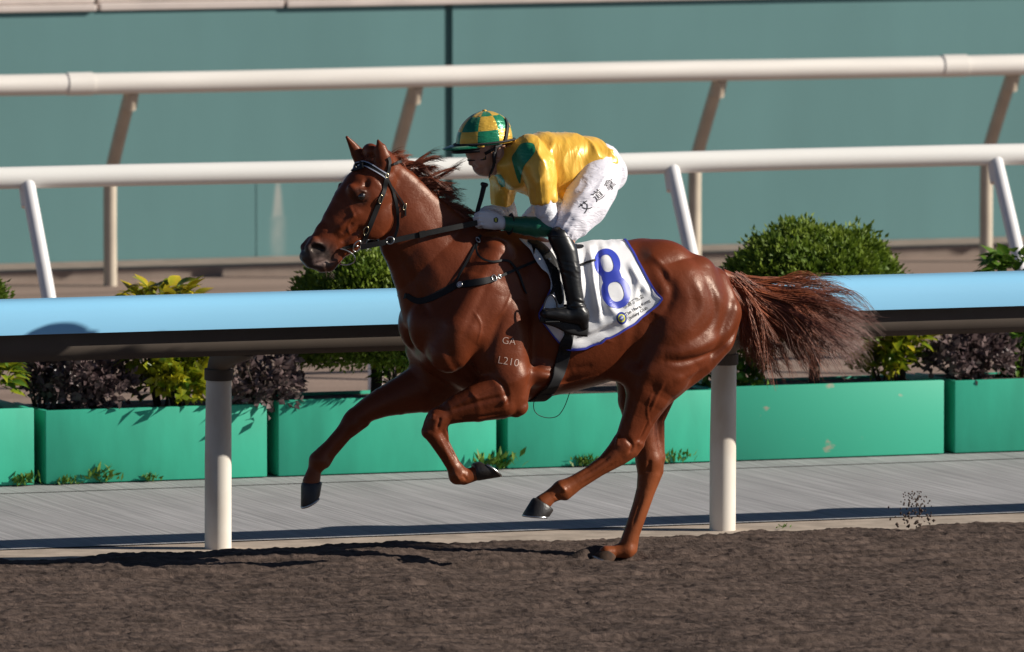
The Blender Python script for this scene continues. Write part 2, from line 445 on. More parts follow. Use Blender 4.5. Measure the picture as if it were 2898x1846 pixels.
# --- white running rails
M_rail = mat('white_rail', (0.80, 0.79, 0.76), rough=0.35, spec=0.5, var=0.05, vscale=2, vstretch=(0.3, 2, 2))
M_rail_old = mat('weathered_white_rail', (0.77, 0.73, 0.68), rough=0.5, spec=0.4, var=0.10, vscale=3, vstretch=(0.25, 3, 3), bump=0.05, bscale=30)
M_post = mat('white_post', (0.72, 0.71, 0.72), rough=0.45, var=0.06, vscale=5)
M_beige = mat('cream_post', (0.50, 0.43, 0.34), rough=0.55, var=0.10, vscale=6)
def white_rail(label, yr, zr, r, posts, ypost, zbend, m_r, m_p, rp, x0, x1, seams, grp):
    rt = root('running_rail', (0, ypost, ZP), label, 'rail', grp)
    cuts = [x0] + seams + [x1]
    for a, b in zip(cuts[:-1], cuts[1:]):
        n = max(2, int((b - a) / 1.0))
        pts = [(a + 0.004 + (b - a - 0.008) * i / n, yr, zr + 0.004 * sin(i * 1.3 + a)) for i in range(n + 1)]
        auto_smooth(MB().tube(pts, r, 28).build('rail_tube', m_r, rt))
    for s_ in seams:
        auto_smooth(MB().tube([(s_ - 0.09, yr, zr), (s_ + 0.09, yr, zr)], r + 0.006, 28).build('rail_sleeve', m_r, rt))
    for x in posts:
        p = auto_smooth(MB().tube(catmull([(x, ypost, ZP - 0.03), (x, ypost, zbend - 0.12), (x, ypost + (yr - ypost) * 0.10, zbend + 0.03), (x, yr + (ypost - yr) * 0.14, zr - r - 0.02), (x, yr + (ypost - yr) * 0.05, zr - r + 0.03)], 5), rp, 16).build('post', m_p, rt), 50)
        zc = zr - r - 0.10
        t_ = (zr - r - zc) / max(zr - r - zbend, 0.1)
        yc = yr + (ypost - yr) * min(1, t_)
        auto_smooth(MB().tube([(x, yc, zc), (x, yr + (ypost - yr) * 0.06, zr - r + 0.015)], rp * 1.16, 16).build('post_collar', m_p, rt), 50)
    return rt
z2 = (W(1449, 440, -10.45).z + W(1449, 503, -10.45).z) / 2
white_rail('middle white running rail with white posts leaning away, just above the planters', 10.45, z2, 0.067,
           [W(px, 500, -10.40).x for px in (-840, 80, 992, 1905, 2821, 3740)], 9.95, 0.55, M_rail, M_post, 0.044, -24, 40,
           [W(-1600, 500, -10.4).x, W(3600, 430, -10.4).x], 'white running rails in front of the wall')
z1 = (W(1449, 182, -18.2).z + W(1449, 243, -18.2).z) / 2
white_rail('upper white running rail with cream posts, right in front of the teal wall', 18.2, z1, 0.073,
           [W(px, 250, -18.25).x for px in (-460, 370, 1175, 2035, 2865, 3700)], 18.72, 0.72, M_rail_old, M_beige, 0.046, -20, 46,
           [W(225, 240, -18.2).x, W(2700, 180, -18.2).x], 'white running rails in front of the wall')

# --- the blue-topped rail beside the track
M_blue = mat('blue_cover', (0.27, 0.60, 0.86), rough=0.32, spec=0.5, var=0.05, vscale=1.5, vstretch=(0.3, 1, 1), coat=0.15, coat_rough=0.25)
M_under = mat('shaded_rail_beam', (0.115, 0.092, 0.075), rough=0.85, spec=0.2, var=0.08, vscale=4)  # shade and ground bounce under the cover are put into this brown
M_grime = mat('grimy_white_post', (0.70, 0.65, 0.58), rough=0.55, col2=(0.50, 0.40, 0.30), vscale=1.6, vstretch=(3, 3, 1.2), cut=(0.42, 0.75))
YB = 1.06
br = root('blue_rail', (0, 1.57, ZP), 'light blue covered running rail on slanting posts beside the sand track', 'rail')
ztop = W(1449, 810, -YB).z; zlip = W(1449, 907, -YB + 0.1).z
prof = [(0.15, ztop - 0.045), (0.135, ztop - 0.012), (0.09, ztop - 0.001), (0.0, ztop), (-0.045, ztop - 0.008), (-0.078, ztop - 0.028), (-0.097, ztop - 0.058),
        (-0.112, ztop - 0.10), (-0.123, zlip + 0.02), (-0.125, zlip), (-0.118, zlip), (-0.11, zlip + 0.03), (-0.085, ztop - 0.06), (-0.03, ztop - 0.022), (0.09, ztop - 0.015), (0.135, ztop - 0.05)]
def extrude(name, prof, y0, x0, x1, m, parent, n=2):
    xs_ = np.linspace(x0, x1, n); k = len(prof)
    v = [(x, y0 + a, b) for x in xs_ for a, b in prof]
    f = [(i * k + j, (i + 1) * k + j, (i + 1) * k + (j + 1) % k, i * k + (j + 1) % k) for i in range(n - 1) for j in range(k)]
    f += [tuple(range(k)), tuple((n - 1) * k + j for j in range(k - 1, -1, -1))]
    return mesh_obj(name, v, f, m, parent, False)
for a, b in ((-20, -11.8), (-11.796, -3.40), (-3.396, 5.02), (5.024, 13.4), (13.404, 22)):
    auto_smooth(extrude('blue_cover', prof, YB, a, b, M_blue, br), 40)
zb0 = W(1449, 982, -YB - 0.02).z
beam = [(-0.06, zlip + 0.05), (-0.068, zb0 + 0.075), (-0.05, zb0 + 0.03), (-0.015, zb0), (0.045, zb0), (0.075, zb0 + 0.03), (0.08, zlip + 0.05)]
auto_smooth(extrude('beam', beam, YB, -20, 22, M_under, br), 30)
for x in (-9.52, -6.70, -3.88, -1.06, 1.76, 4.58, 7.4, 10.22):
    zt = 0.86
    p = auto_smooth(MB().tube([(x, 1.57, ZP - 0.03), (x, 1.565, 0.4), (x, 1.55, zt)], [0.070, 0.070, 0.066], 24).build('post', M_grime, br), 50)
    auto_smooth(MB().tube(catmull([(x, 1.555, zt - 0.05), (x, 1.545, zt + 0.02), (x, 1.46, zt + 0.085), (x, YB + 0.12, zb0 + 0.02), (x, YB + 0.02, zb0 + 0.05)], 5), 0.062, 18).build('arm', M_under, br), 50)
    auto_smooth(MB().tube([(x, 1.551, zt - 0.045), (x, 1.549, zt + 0.012)], 0.076, 24).build('post_collar', M_under, br), 50)

# --- green planter boxes
M_green = mat('green_planter_paint', (0.036, 0.41, 0.265), rough=0.55, spec=0.35, var=0.13, vscale=5, vstretch=(1.2, 1, 0.35), bump=0.06, bscale=30, detail=8)
M_green_worn = mat('worn_green_planter_paint', (0.036, 0.41, 0.265), rough=0.55, col2=(0.36, 0.37, 0.27), vscale=7.5, vstretch=(0.9, 1, 1.5), cut=(0.665, 0.73), detail=5, bump=0.04, bscale=30)
M_soil = mat('planter_soil', (0.05, 0.035, 0.025), rough=0.95, col2=(0.13, 0.06, 0.03), vscale=25, cut=(0.5, 0.7), bump=0.8, bscale=40, bdist=0.02)
YPL = 5.10; ZPT = W(1449, 1118, -YPL).z
GX = [W(px, 1230, -YPL).x for px in (113, 778, 1428, 2060, 2685)]
gap_lbl = {0: 'green planter cut by the left edge of the picture', 1: 'green planter with yellow leaved bush behind the near rail post', 2: 'green planter behind the outstretched foreleg of the horse',
           3: 'green planter under the belly of the horse', 4: 'worn green planter with chipped paint behind the far rail post', 5: 'green planter cut by the right edge of the picture'}
planters = []
for k in range(-1, 7):
    x0 = GX[0] + (k - 1) * 1.359 + 0.033; x1 = x0 + 1.293
    if k in gap_lbl: lb = gap_lbl[k]
    elif k < 0: lb = 'green planter outside the picture to the left'
    else: lb = 'green planter outside the picture to the right'
    pl = root('planter_box', ((x0 + x1) / 2, YPL + 0.3, ZP), lb, 'planter', 'green planter boxes along the path')
    gm = M_green_worn if k == 4 else M_green
    dz = [0, .012, -.006, .01, -.008, .006, 0, 0][k + 1]
    auto_smooth(MB().box((x0, YPL, ZP + 0.012), (x1, YPL + 0.035, ZPT + dz), 0.006).build('front_panel', gm, pl), 30)
    auto_smooth(MB().box((x0, YPL + 0.62, ZP + 0.012), (x1, YPL + 0.655, ZPT + dz - 0.018), 0.006).build('back_panel', gm, pl), 30)
    auto_smooth(MB().box((x0 + 0.002, YPL + 0.037, ZP + 0.012), (x0 + 0.036, YPL + 0.618, ZPT + dz - 0.003), 0.005).build('end_panel', gm, pl), 30)
    auto_smooth(MB().box((x1 - 0.036, YPL + 0.037, ZP + 0.012), (x1 - 0.002, YPL + 0.618, ZPT + dz - 0.003), 0.005).build('end_panel', gm, pl), 30)
    MB().box((x0 + 0.037, YPL + 0.036, ZP + 0.03), (x1 - 0.037, YPL + 0.619, ZPT - 0.025)).build('soil', M_soil, pl)
    planters.append((x0, x1, k))

# ================================================================== PLANTS
def leaf_mat(name, c1, c2, rough=0.45, scale=20):
    return mat(name, c1, rough=rough, spec=0.4, col2=c2, vscale=scale, trans=0.25, cut=(0.35, 0.65))
M_top = leaf_mat('topiary_leaf', (0.085, 0.150, 0.012), (0.20, 0.27, 0.028), 0.6, 7)
M_crot = leaf_mat('croton_leaf', (0.10, 0.19, 0.012), (0.42, 0.38, 0.02), 0.35, 9)
M_crot_y = leaf_mat('yellow_croton_leaf', (0.32, 0.34, 0.02), (0.58, 0.42, 0.03), 0.35, 14)
M_purp = leaf_mat('purple_leaf', (0.085, 0.055, 0.060), (0.21, 0.15, 0.145), 0.4, 14)
M_gloss = leaf_mat('glossy_green_leaf', (0.045, 0.13, 0.014), (0.15, 0.24, 0.03), 0.35, 12)
M_weed = leaf_mat('weed_leaf', (0.06, 0.16, 0.02), (0.16, 0.24, 0.03), 0.5, 18)
M_bark = mat('bark', (0.055, 0.040, 0.030), rough=0.9, var=0.3, vscale=20, bump=0.6, bscale=40, bdist=0.01)
def leaf_cloud(pos, nrm, L, Wd, rng, spread=0.8):
    """one folded leaf (4 faces) at each pos, growing roughly along nrm"""
    n = len(pos)
    d = nrm + spread * rng.normal(size=(n, 3)); d /= np.linalg.norm(d, axis=1)[:, None]
    s = np.cross(d, rng.normal(size=(n, 3))); s /= np.linalg.norm(s, axis=1)[:, None]
    u = np.cross(d, s)
    l = (L * (0.7 + 0.6 * rng.random(n)))[:, None]; w = (Wd * (0.7 + 0.6 * rng.random(n)))[:, None]
    v = np.stack([pos, pos + d * l * 0.45 + s * w * 0.5 + u * w * 0.15, pos + d * l * 0.5, pos + d * l * 0.45 - s * w * 0.5 + u * w * 0.15, pos + d * l - u * w * 0.2], 1).reshape(-1, 3)
    b = (np.arange(n) * 5)[:, None]
    f = np.concatenate([b + [0, 1, 2], b + [1, 4, 2], b + [0, 2, 3], b + [2, 4, 3]])
    return v, f
def topiary_mesh():
    rng = np.random.default_rng(5)
    P, Nn = [], []
    R = np.array([0.575, 0.50, 0.50])
    nclump = 470
    for c in range(nclump):
        z = 1 - 1.5 * (c + 0.5) / nclump; a = c * 2.39996
        rr = math.sqrt(max(0, 1 - z * z))
        dv = np.array([rr * cos(a), rr * sin(a), z])
        sq = 1.0 if z > 0 else 1.0 + 0.25 * z
        bump = 1 + 0.09 * vnoise(dv[0] * 3 + 5, dv[1] * 3, dv[2] * 3, 3) + 0.05 * rng.normal()
        cpos = dv * R * bump * np.array([sq, sq, 0.92 if z > 0 else 0.60])
        m = int(40 + 50 * rng.random())
        q = rng.normal(size=(m, 3)) * np.array([0.034, 0.034, 0.026]) + cpos
        P.append(q); Nn.append(np.repeat(dv[None] * 0.9 + [0, 0, 0.45], m, 0) + 18 * (q - cpos))
    for c in range(70):      # stray shoots
        dv = rng.normal(size=3); dv[2] = abs(dv[2]) * 0.8 - 0.1; dv /= np.linalg.norm(dv)
        base = dv * R * np.array([1, 1, 0.92]) * 1.0; ln = 0.04 + 0.07 * rng.random()
        tip = dv * 0.6 + np.array([0, 0, 0.7]) + 0.4 * rng.normal(size=3)
        m = 16; q = base + np.outer(rng.random(m), tip * ln) + 0.006 * rng.normal(size=(m, 3))
        P.append(q); Nn.append(np.repeat(tip[None], m, 0))
    return leaf_cloud(np.concatenate(P), np.concatenate(Nn), 0.042, 0.020, rng, 0.6)
tv, tf = topiary_mesh()
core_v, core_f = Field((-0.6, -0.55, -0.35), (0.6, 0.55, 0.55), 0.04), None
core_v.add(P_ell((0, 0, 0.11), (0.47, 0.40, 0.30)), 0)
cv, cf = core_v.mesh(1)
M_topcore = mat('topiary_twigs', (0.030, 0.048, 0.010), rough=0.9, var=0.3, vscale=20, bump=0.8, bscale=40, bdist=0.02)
def topiary(px, pyc, label, rz, first, sc=0.89):
    c = W(px, pyc, -YPL - 0.34)
    rt = root('topiary_tree', (c.x, YPL + 0.34, ZPT - 0.05), label, 'topiary', 'clipped dome trees in the planters')
    cr = mesh_obj('crown', tv, tf, M_top, None, False) if first is None else first['crown'].copy()
    ins = mesh_obj('inner_twigs', cv, cf, M_topcore, None, True) if first is None else first['inner'].copy()
    if first is not None: COL.objects.link(cr); COL.objects.link(ins)
    for o in (cr, ins):
        o.parent = rt; o.matrix_parent_inverse = Matrix.Identity(4)
        o.location = (0, 0, c.z - rt.location.z); o.rotation_euler = (0, 0, rz); o.scale = (sc, sc, sc)
    h = c.z - rt.location.z
    tk = MB().tube(catmull([(c.x, YPL + 0.34, ZPT - 0.06), (c.x + 0.01, YPL + 0.345, ZPT + h * 0.35), (c.x - 0.012, YPL + 0.34, ZPT + h * 0.7), (c.x, YPL + 0.34, c.z)], 4), [0.032] * 5 + [0.027] * 8, 10)
    for a in (0.3, 2.2, 4.0, 5.4):
        tk.tube([(c.x, YPL + 0.34, ZPT + h * 0.42), (c.x + 0.16 * cos(a), YPL + 0.34 + 0.16 * sin(a), c.z - 0.06)], [0.017, 0.009], 6)
    tk.build('trunk', M_bark, rt, True)
    return {'crown': cr, 'inner': ins}
fp = topiary(2303, 866, 'clipped green dome tree behind the blue rail above the tail of the horse', 0.4, None)
topiary(1062, 945, 'clipped green dome tree behind the muzzle and throat of the horse', 2.1, fp)
topiary(-235, 935, 'clipped green dome tree cut by the left edge of the picture', 3.9, fp)

# broad-leaved plants: each big leaf its own piece
def big_leaf(L, Wd, bend, name):
    n = 6; v = []; f = []
    for i in range(n + 1):
        t = i / n; w = Wd * (sin(pi * min(1, t * 1.02) ** 0.8) * 0.5 + 0.01)
        z = bend * t * t
        v += [(t * L, -w, z + 0.25 * w), (t * L, 0, z), (t * L, w, z + 0.25 * w)]
    for i in range(n):
        a = i * 3; f += [(a, a + 3, a + 4, a + 1), (a + 1, a + 4, a + 5, a + 2)]
    me = bpy.data.meshes.new(name); me.from_pydata(v, [], f)
    me.polygons.foreach_set('use_smooth', np.ones(len(f), dtype=bool)); return me
def leafy(px, pyb, pyt, half_px, d, label, grp, mats, n, L, Wd, seed, name='croton_bush', cat='bush', trim=0):
    rng = random.Random(seed)
    top = W(px, pyt, d); bx = top.x
    by = -d
    zb = ZPT - 0.05
    hw = half_px / (F / 58.5)
    rt = root(name, (bx, by, zb), label, cat, grp)
    meshes = []
    for m in mats:
        me = big_leaf(L, Wd, -0.35 * L, 'leaf'); me.materials.append(m); meshes.append(me)
    st = MB(); H = top.z - zb
    stems = []
    for s in range(5):
        a = rng.uniform(0, 2 * pi); ex, ey = bx + hw * 0.62 * cos(a), by + min(hw * 0.5, 0.2) * sin(a)
        hz = H * rng.uniform(0.62, 0.95)
        stems.append(((bx + 0.03 * cos(a), by + 0.03 * sin(a), zb), (ex, ey, zb + hz)))
        st.tube([stems[-1][0], ((bx + ex) / 2 - 0.02, (by + ey) / 2, zb + hz * 0.55), stems[-1][1]], [0.010, 0.007, 0.004], 6)
    st.build('stem', M_bark, rt, True)
    for i in range(n):
        a = rng.uniform(0, 2 * pi); t = rng.random() ** 0.5; el = rng.uniform(-0.3, 1.1)
        rr = hw * (0.35 + 0.65 * math.sqrt(rng.random())) * math.sqrt(max(0.05, 1 - (2 * t - 1.1) ** 2 / 1.45)) * 0.8
        p = Vector((bx + rr * cos(a), by + min(rr, 0.24) * sin(a), zb + 0.08 + (H - 0.10) * t))
        me = meshes[0] if rng.random() > (t - 0.25) * 0.9 else meshes[-1]
        o = bpy.data.objects.new('leaf', me); COL.objects.link(o)
        sc = rng.uniform(0.65, 1.15)
        o.parent = rt; o.matrix_parent_inverse = Matrix.Translation(-rt.location)
        o.location = p; o.rotation_euler = Euler((rng.uniform(-0.6, 0.6), -el, a)); o.scale = (sc, sc, sc)
    return rt
leafy(455, 1150, 800, 150, -YPL - 0.30, 'yellow green leafy bush in the planter left of the near rail post', 'broad leaved bushes in the planters', (M_crot, M_crot_y), 295, 0.125, 0.072, 3)
leafy(-40, 1160, 985, 110, -YPL - 0.16, 'light green leafy bush low at the left edge of the picture', 'broad leaved bushes in the planters', (M_crot, M_gloss), 170, 0.11, 0.055, 5)
leafy(2545, 1090, 905, 90, -YPL - 0.25, 'small yellow green bush in the worn planter beyond the tip of the tail', 'broad leaved bushes in the planters', (M_crot, M_crot_y), 170, 0.10, 0.05, 8)
leafy(2880, 1070, 700, 130, -YPL - 0.36, 'glossy green bush standing above the blue rail at the right edge', 'broad leaved bushes in the planters', (M_gloss, M_gloss), 290, 0.11, 0.06, 9)
leafy(1130, 1120, 985, 60, -YPL - 0.2, 'small green bush half hidden behind the chest of the horse', 'broad leaved bushes in the planters', (M_gloss, M_crot), 80, 0.12, 0.05, 12)

def shrub(px, pyt, pyb, half_px, d, label, n, seed, m, name='purple_shrub', L=0.055, Wd=0.034, grp='purple leaved shrubs in the planters'):
    rng = np.random.default_rng(seed)
    top, bot = W(px, pyt, d), W(px, pyb, d)
    c = (top + bot) / 2; hz = (top.z - bot.z) / 2; hw = half_px / (F / 58.3)
    rt = root(name, (c.x, -d, ZPT - 0.05), label, 'shrub', grp)
    nc = max(10, n // 22); P = []; Nn = []
    for i in range(nc):
        v = rng.normal(size=3); v /= np.linalg.norm(v); v *= rng.random() ** 0.4
        cp = np.array([c.x + v[0] * hw, -d + v[1] * min(hw, 0.22), c.z + v[2] * hz])
        q = cp + rng.normal(size=(22, 3)) * 0.032
        P.append(q); Nn.append(np.repeat((v + [0, -0.3, 0.4])[None], 22, 0))
    v, f = leaf_cloud(np.concatenate(P), np.concatenate(Nn), L, Wd, rng, 0.9)
    mesh_obj('foliage', v, f, m, rt, False)
    st = MB()
    for i in range(7):
        a = i * 0.9
        st.tube([(c.x + 0.02 * cos(a), -d + 0.02 * sin(a), ZPT - 0.05), (c.x + hw * 0.6 * cos(a), -d + 0.12 * sin(a), c.z + hz * 0.4)], [0.008, 0.004], 5)
    st.build('stem', M_bark, rt, True)
    return rt
shrub(255, 1000, 1160, 120, -YPL - 0.22, 'purple leaved shrub left of the yellow bush in the planter', 1100, 21, M_purp)
shrub(745, 985, 1160, 105, -YPL - 0.10, 'purple leaved shrub spilling over the planter right of the near rail post', 1000, 22, M_purp)
shrub(2745, 935, 1075, 130, -YPL - 0.22, 'purple leaved shrub under the blue rail at the right side', 1300, 23, M_purp)
shrub(505, 975, 1120, 105, -YPL - 0.14, 'small leaved yellow green shrub below the blue rail left of the near post', 900, 26, M_crot, 'yellow_green_shrub', 0.075, 0.045, 'small green shrubs in the planters')
shrub(2500, 950, 1050, 85, -YPL - 0.30, 'small leaved green shrub under the blue rail beside the tail tip', 600, 27, M_crot, 'yellow_green_shrub', 0.065, 0.04, 'small green shrubs in the planters')
shrub(2060, 1000, 1100, 120, -YPL - 0.34, 'low dark green shrub behind the far post under the tail', 700, 28, M_gloss, 'green_shrub', 0.055, 0.034, 'small green shrubs in the planters')
shrub(110, 1010, 1140, 60, -YPL - 0.40, 'dark purple shrub behind the gap between the two left planters', 500, 24, M_purp)
shrub(2880, 940, 1070, 60, -YPL - 0.40, 'dark leafy shrub in the right edge planter behind the purple one', 500, 25, M_gloss, 'green_shrub')

def weed(px, py, label, h, n, seed):
    rng = np.random.default_rng(seed); b = G(px, py, ZP + 0.006)
    b.y = min(b.y, YPL - 0.02) if b.y > 4 else b.y
    pos = np.array(b[:])[None] + rng.normal(size=(n, 3)) * np.array([h * 0.55, 0.012, 0.0]); pos[:, 2] = ZP + 0.006 + rng.random(n) * h * 0.6
    nr = np.stack([rng.normal(size=n) * 0.6, -np.abs(rng.normal(size=n)) * 0.3, np.ones(n)], 1)
    v, f = leaf_cloud(pos, nr, h * 0.55, h * 0.2, rng, 0.4)
    o = mesh_obj('weed', v, f, M_weed, None, False)
    tag(o, label, 'weed', 'weeds along the foot of the planters')
weed(62, 1372, 'green weed at the foot of the leftmost planter, beside the first gap', 0.085, 40, 31)
weed(165, 1366, 'low green weed just right of the first planter gap', 0.06, 45, 32)
weed(265, 1362, 'tall green weed against the planter left of the near rail post', 0.11, 34, 33)
weed(400, 1357, 'yellowish weed nearest to the near rail post at the planter foot', 0.055, 45, 34)
weed(1385, 1326, 'green weed beside the raised front hoof', 0.12, 46, 35)
weed(1645, 1317, 'bright weed clump at the planter foot between the legs of the horse', 0.075, 80, 36)
weed(1885, 1308, 'small weed right of the hind leg of the horse', 0.09, 26, 37)
weed(2215, 1496, 'tiny grass tuft on the concrete edge right of the far post', 0.035, 22, 38)

# clods thrown up behind the horse
rng = np.random.default_rng(77); v = []; f = []
for i in range(150):
    t = rng.random() ** 0.7
    p = W(2590 + rng.normal() * (16 + 22 * (1 - t)), 1520 - 130 * t, -0.72 + 0.1 * rng.normal())
    if p.z < 0.0: continue
    r = 0.0045 + 0.008 * rng.random() * (1.1 - t)
    a = rng.normal(size=(6, 3)) * 0.25 + np.array([[1, 0, 0], [-1, 0, 0], [0, 1, 0], [0, -1, 0], [0, 0, 1], [0, 0, -1]])
    n = len(v); v += [tuple(np.array(p) + r * q) for q in a]
    f += [tuple(n + q for q in t3) for t3 in ((0, 2, 4), (2, 1, 4), (1, 3, 4), (3, 0, 4), (2, 0, 5), (1, 2, 5), (3, 1, 5), (0, 3, 5))]
tag(mesh_obj('flying_dirt', v, f, M_dirt, None, True), 'spray of dark sand clods thrown up right of the far rail post', 'dirt', None, 'stuff')
# ================================================================== THE HORSE
def coat_mat():
    m = mat('chestnut_coat', (0.2, 0.06, 0.03), rough=0.37, spec=0.30, attr='col', var=0.16, vscale=6, detail=8, rvar=0.11)
    nt = m.node_tree; N = nt.nodes; L = nt.links; b = N['Principled BSDF']
    tc = N.new('ShaderNodeTexCoord')
    a = N.new('ShaderNodeTexNoise'); a.inputs['Scale'].default_value = 48; a.inputs['Detail'].default_value = 3; L.new(tc.outputs['Object'], a.inputs['Vector'])
    mp = N.new('ShaderNodeMapping'); mp.inputs['Scale'].default_value = (0.5, 1, 1.6); mp.inputs['Rotation'].default_value = (0, radians(35), 0); L.new(tc.outputs['Object'], mp.inputs[0])
    c = N.new('ShaderNodeTexNoise'); c.inputs['Scale'].default_value = 190; c.inputs['Detail'].default_value = 4; L.new(mp.outputs[0], c.inputs['Vector'])
    b1 = N.new('ShaderNodeBump'); b1.inputs['Strength'].default_value = 0.17; b1.inputs['Distance'].default_value = 0.0075; L.new(a.outputs['Fac'], b1.inputs['Height'])
    b2 = N.new('ShaderNodeBump'); b2.inputs['Strength'].default_value = 0.22; b2.inputs['Distance'].default_value = 0.004; L.new(c.outputs['Fac'], b2.inputs['Height']); L.new(b1.outputs[0], b2.inputs['Normal'])
    b.inputs['Specular Tint'].default_value = (1.0, 0.82, 0.70, 1)
    L.new(b2.outputs[0], b.inputs['Normal'])
    return m
M_coat = coat_mat()
M_hoof = mat('hoof_horn', (0.022, 0.019, 0.018), rough=0.42, spec=0.5, var=0.4, vscale=30, vstretch=(1, 1, 0.3), bump=0.3, bscale=80)
M_eye = mat('dark_eye', (0.012, 0.007, 0.005), rough=0.06, spec=0.7, coat=1.0, coat_rough=0.03)
M_mane = mat('mane_hair', (0.15, 0.045, 0.022), rough=0.42, spec=0.5, attr='col')

def T(rows): return P_chain(wc(rows))
hf_ = Field((-1.32, -0.46, -0.10), (1.36, 0.46, 2.32), 0.0057)
A, C = hf_.add, hf_.cut
def AB(rows, k=0.03):
    r = wc(rows); A(P_chain(r), k); A(P_chain(mir(r)), k)
def CB(rows, k=0.015):
    r = wc(rows); C(P_chain(r), k); C(P_chain(mir(r)), k)
def E(px, py, d, rx, ry, rz, th=0.0, yaw=0.0): 
    p = W(px, py, d); return P_ell(p, (rx, ry, rz), radians(th), radians(yaw))
def EB(px, py, d, rx, ry, rz, th=0.0, k=0.03, yaw=0.0):
    p = W(px, py, d)
    A(P_ell(p, (rx, ry, rz), radians(th), radians(yaw)), k); A(P_ell((p.x, -p.y, p.z), (rx, ry, rz), radians(th), radians(-yaw)), k)
# trunk
rows = []
for px, t, b, w in ((1172, 870, 940, .05), (1190, 800, 1020, .13), (1235, 740, 1066, .17), (1300, 692, 1100, .19), (1380, 668, 1124, .20), (1450, 664, 1134, .225), (1510, 672, 1130, .245),
                    (1580, 690, 1116, .268), (1650, 700, 1100, .278), (1720, 694, 1080, .270), (1780, 681, 1064, .255), (1822, 675, 1052, .250), (1869, 682, 1040, .245),
                    (1928, 702, 1030, .235), (1980, 732, 1012, .215), (2018, 768, 985, .18), (2044, 810, 950, .13), (2058, 860, 910, .05)):
    a, c = W(px, t), W(px, b); rows.append((a.x, a.z, c.z, w, 0.0))
A(P_loft(rows, 2.15), 0)
# withers ridge, loin
A(T([(1390, 700, 0, 38, 1.2), (1450, 690, 0, 30, 1.3), (1520, 705, 0, 28, 1.0)]), .05)
# neck
A(T([(1118, 566, 0, 88, 2.5), (1140, 600, 0, 99, 2.35), (1180, 668, 0, 114, 2.15), (1232, 738, 0, 134, 2.0), (1290, 805, 0, 170, 1.85), (1345, 865, 0, 185, 1.75)]), .045)
A(T([(1108, 675, 0, 26, .9), (1140, 760, 0, 30, .9), (1166, 840, 0, 34, .9), (1180, 900, 0, 40, .8)]), .03)          # windpipe
A(T([(1105, 470, 0, 22, 1), (1150, 515, 0, 22, 1.2), (1215, 573, 0, 24, 1.2), (1300, 640, 0, 30, 1.2), (1380, 690, 0, 34, 1.2)]), .05)   # crest
# chest and shoulder
EB(1240, 940, .10, .105, .10, .17, 10, .05)
EB(1200, 930, .078, .080, .072, .125, 8, .022)
AB([(1400, 720, .13, 46, 1.2), (1360, 820, .175, 66, 1.4), (1310, 930, .20, 70, 1.4), (1270, 1000, .185, 56, 1.2)], .05)
AB([(1425, 800, .155, 60, 1.5), (1415, 900, .185, 86, 1.7), (1420, 1010, .205, 80, 1.6), (1442, 1100, .21, 54, 1.4)], .06)     # triceps
# near foreleg, folded
A(T([(1440, 1080, .225, 70, 1.35), (1468, 1150, .235, 28, 1.2), (1462, 1162, .235, 20, 1.2)]), .03)            # point of elbow
A(T([(1405, 1120, .215, 70, 1.35), (1352, 1141, .205, 54, 1.2), (1300, 1156, .195, 41, 1.1), (1262, 1173, .19, 31, 1.0), (1236, 1188, .188, 30, 1.0)]), .03)
A(T([(1410, 1085, .235, 30), (1340, 1120, .235, 27), (1275, 1150, .215, 18)]), .022)                             # extensor muscle
A(T([(1430, 1150, .245, 28), (1350, 1172, .238, 20), (1285, 1182, .215, 12)]), .016)
A(T([(1240, 1184, .188, 29), (1226, 1204, .187, 28), (1222, 1224, .186, 25), (1236, 1246, .185, 22), (1262, 1288, .182, 19), (1280, 1318, .18, 18.5), (1296, 1344, .18, 25)]), .015)
A(T([(1250, 1200, .188, 17), (1262, 1250, .184, 9), (1292, 1310, .182, 9), (1306, 1336, .18, 16)]), .014)           # tendons
A(T([(1296, 1346, .18, 26), (1312, 1352, .18, 21), (1345, 1340, .18, 21)]), .014)
A(E(1205, 1222, .19, .02, .03, .026), .02)
# far foreleg, stretched forward
A(T([(1260, 1040, -.15, 95, 1.3), (1205, 1095, -.17, 74, 1.3), (1130, 1122, -.18, 53, 1.15), (1085, 1138, -.18, 43, 1.1), (1045, 1158, -.18, 35, 1.0), (1012, 1180, -.18, 30, 1.0), (994, 1199, -.18, 27, 1.0)]), .04)
A(T([(994, 1199, -.18, 27), (968, 1228, -.18, 22), (936, 1262, -.18, 20), (914, 1286, -.18, 23), (902, 1304, -.18, 27)]), .015)
A(T([(1030, 1195, -.18, 16), (985, 1235, -.18, 10), (940, 1284, -.18, 12), (920, 1310, -.18, 16)]), .014)
A(T([(902, 1304, -.18, 26), (890, 1332, -.18, 20), (881, 1364, -.18, 25)]), .014)
A(E(1000, 1182, -.18, .042, .034, .04), .02)
# near hind leg
A(T([(1880, 770, .10, 88, 1.2), (1915, 850, .165, 122, 1.5), (1905, 950, .185, 125, 1.55), (1868, 1040, .19, 96, 1.4), (1836, 1110, .185, 66, 1.3), (1806, 1180, .175, 44, 1.2), (1780, 1236, .17, 36, 1.15), (1764, 1268, .168, 34, 1.15)]), .05)
AB([(2020, 800, .08, 44, 1), (2045, 880, .115, 52, 1.1), (2030, 950, .14, 50, 1.1)], .045)
A(T([(2048, 890, .13, 50, 1.1), (2030, 965, .155, 46, 1.1), (1985, 1030, .165, 36, 1.1), (1925, 1085, .17, 27, 1), (1872, 1138, .17, 20), (1838, 1196, .17, 14), (1808, 1254, .168, 14)]), .022)   # hamstring and Achilles
A(T([(1980, 770, .13, 44, 1.1), (1990, 860, .185, 62, 1.3), (1965, 945, .21, 60, 1.3), (1915, 1000, .218, 46, 1.2), (1868, 1045, .222, 34, 1.2)]), .05)
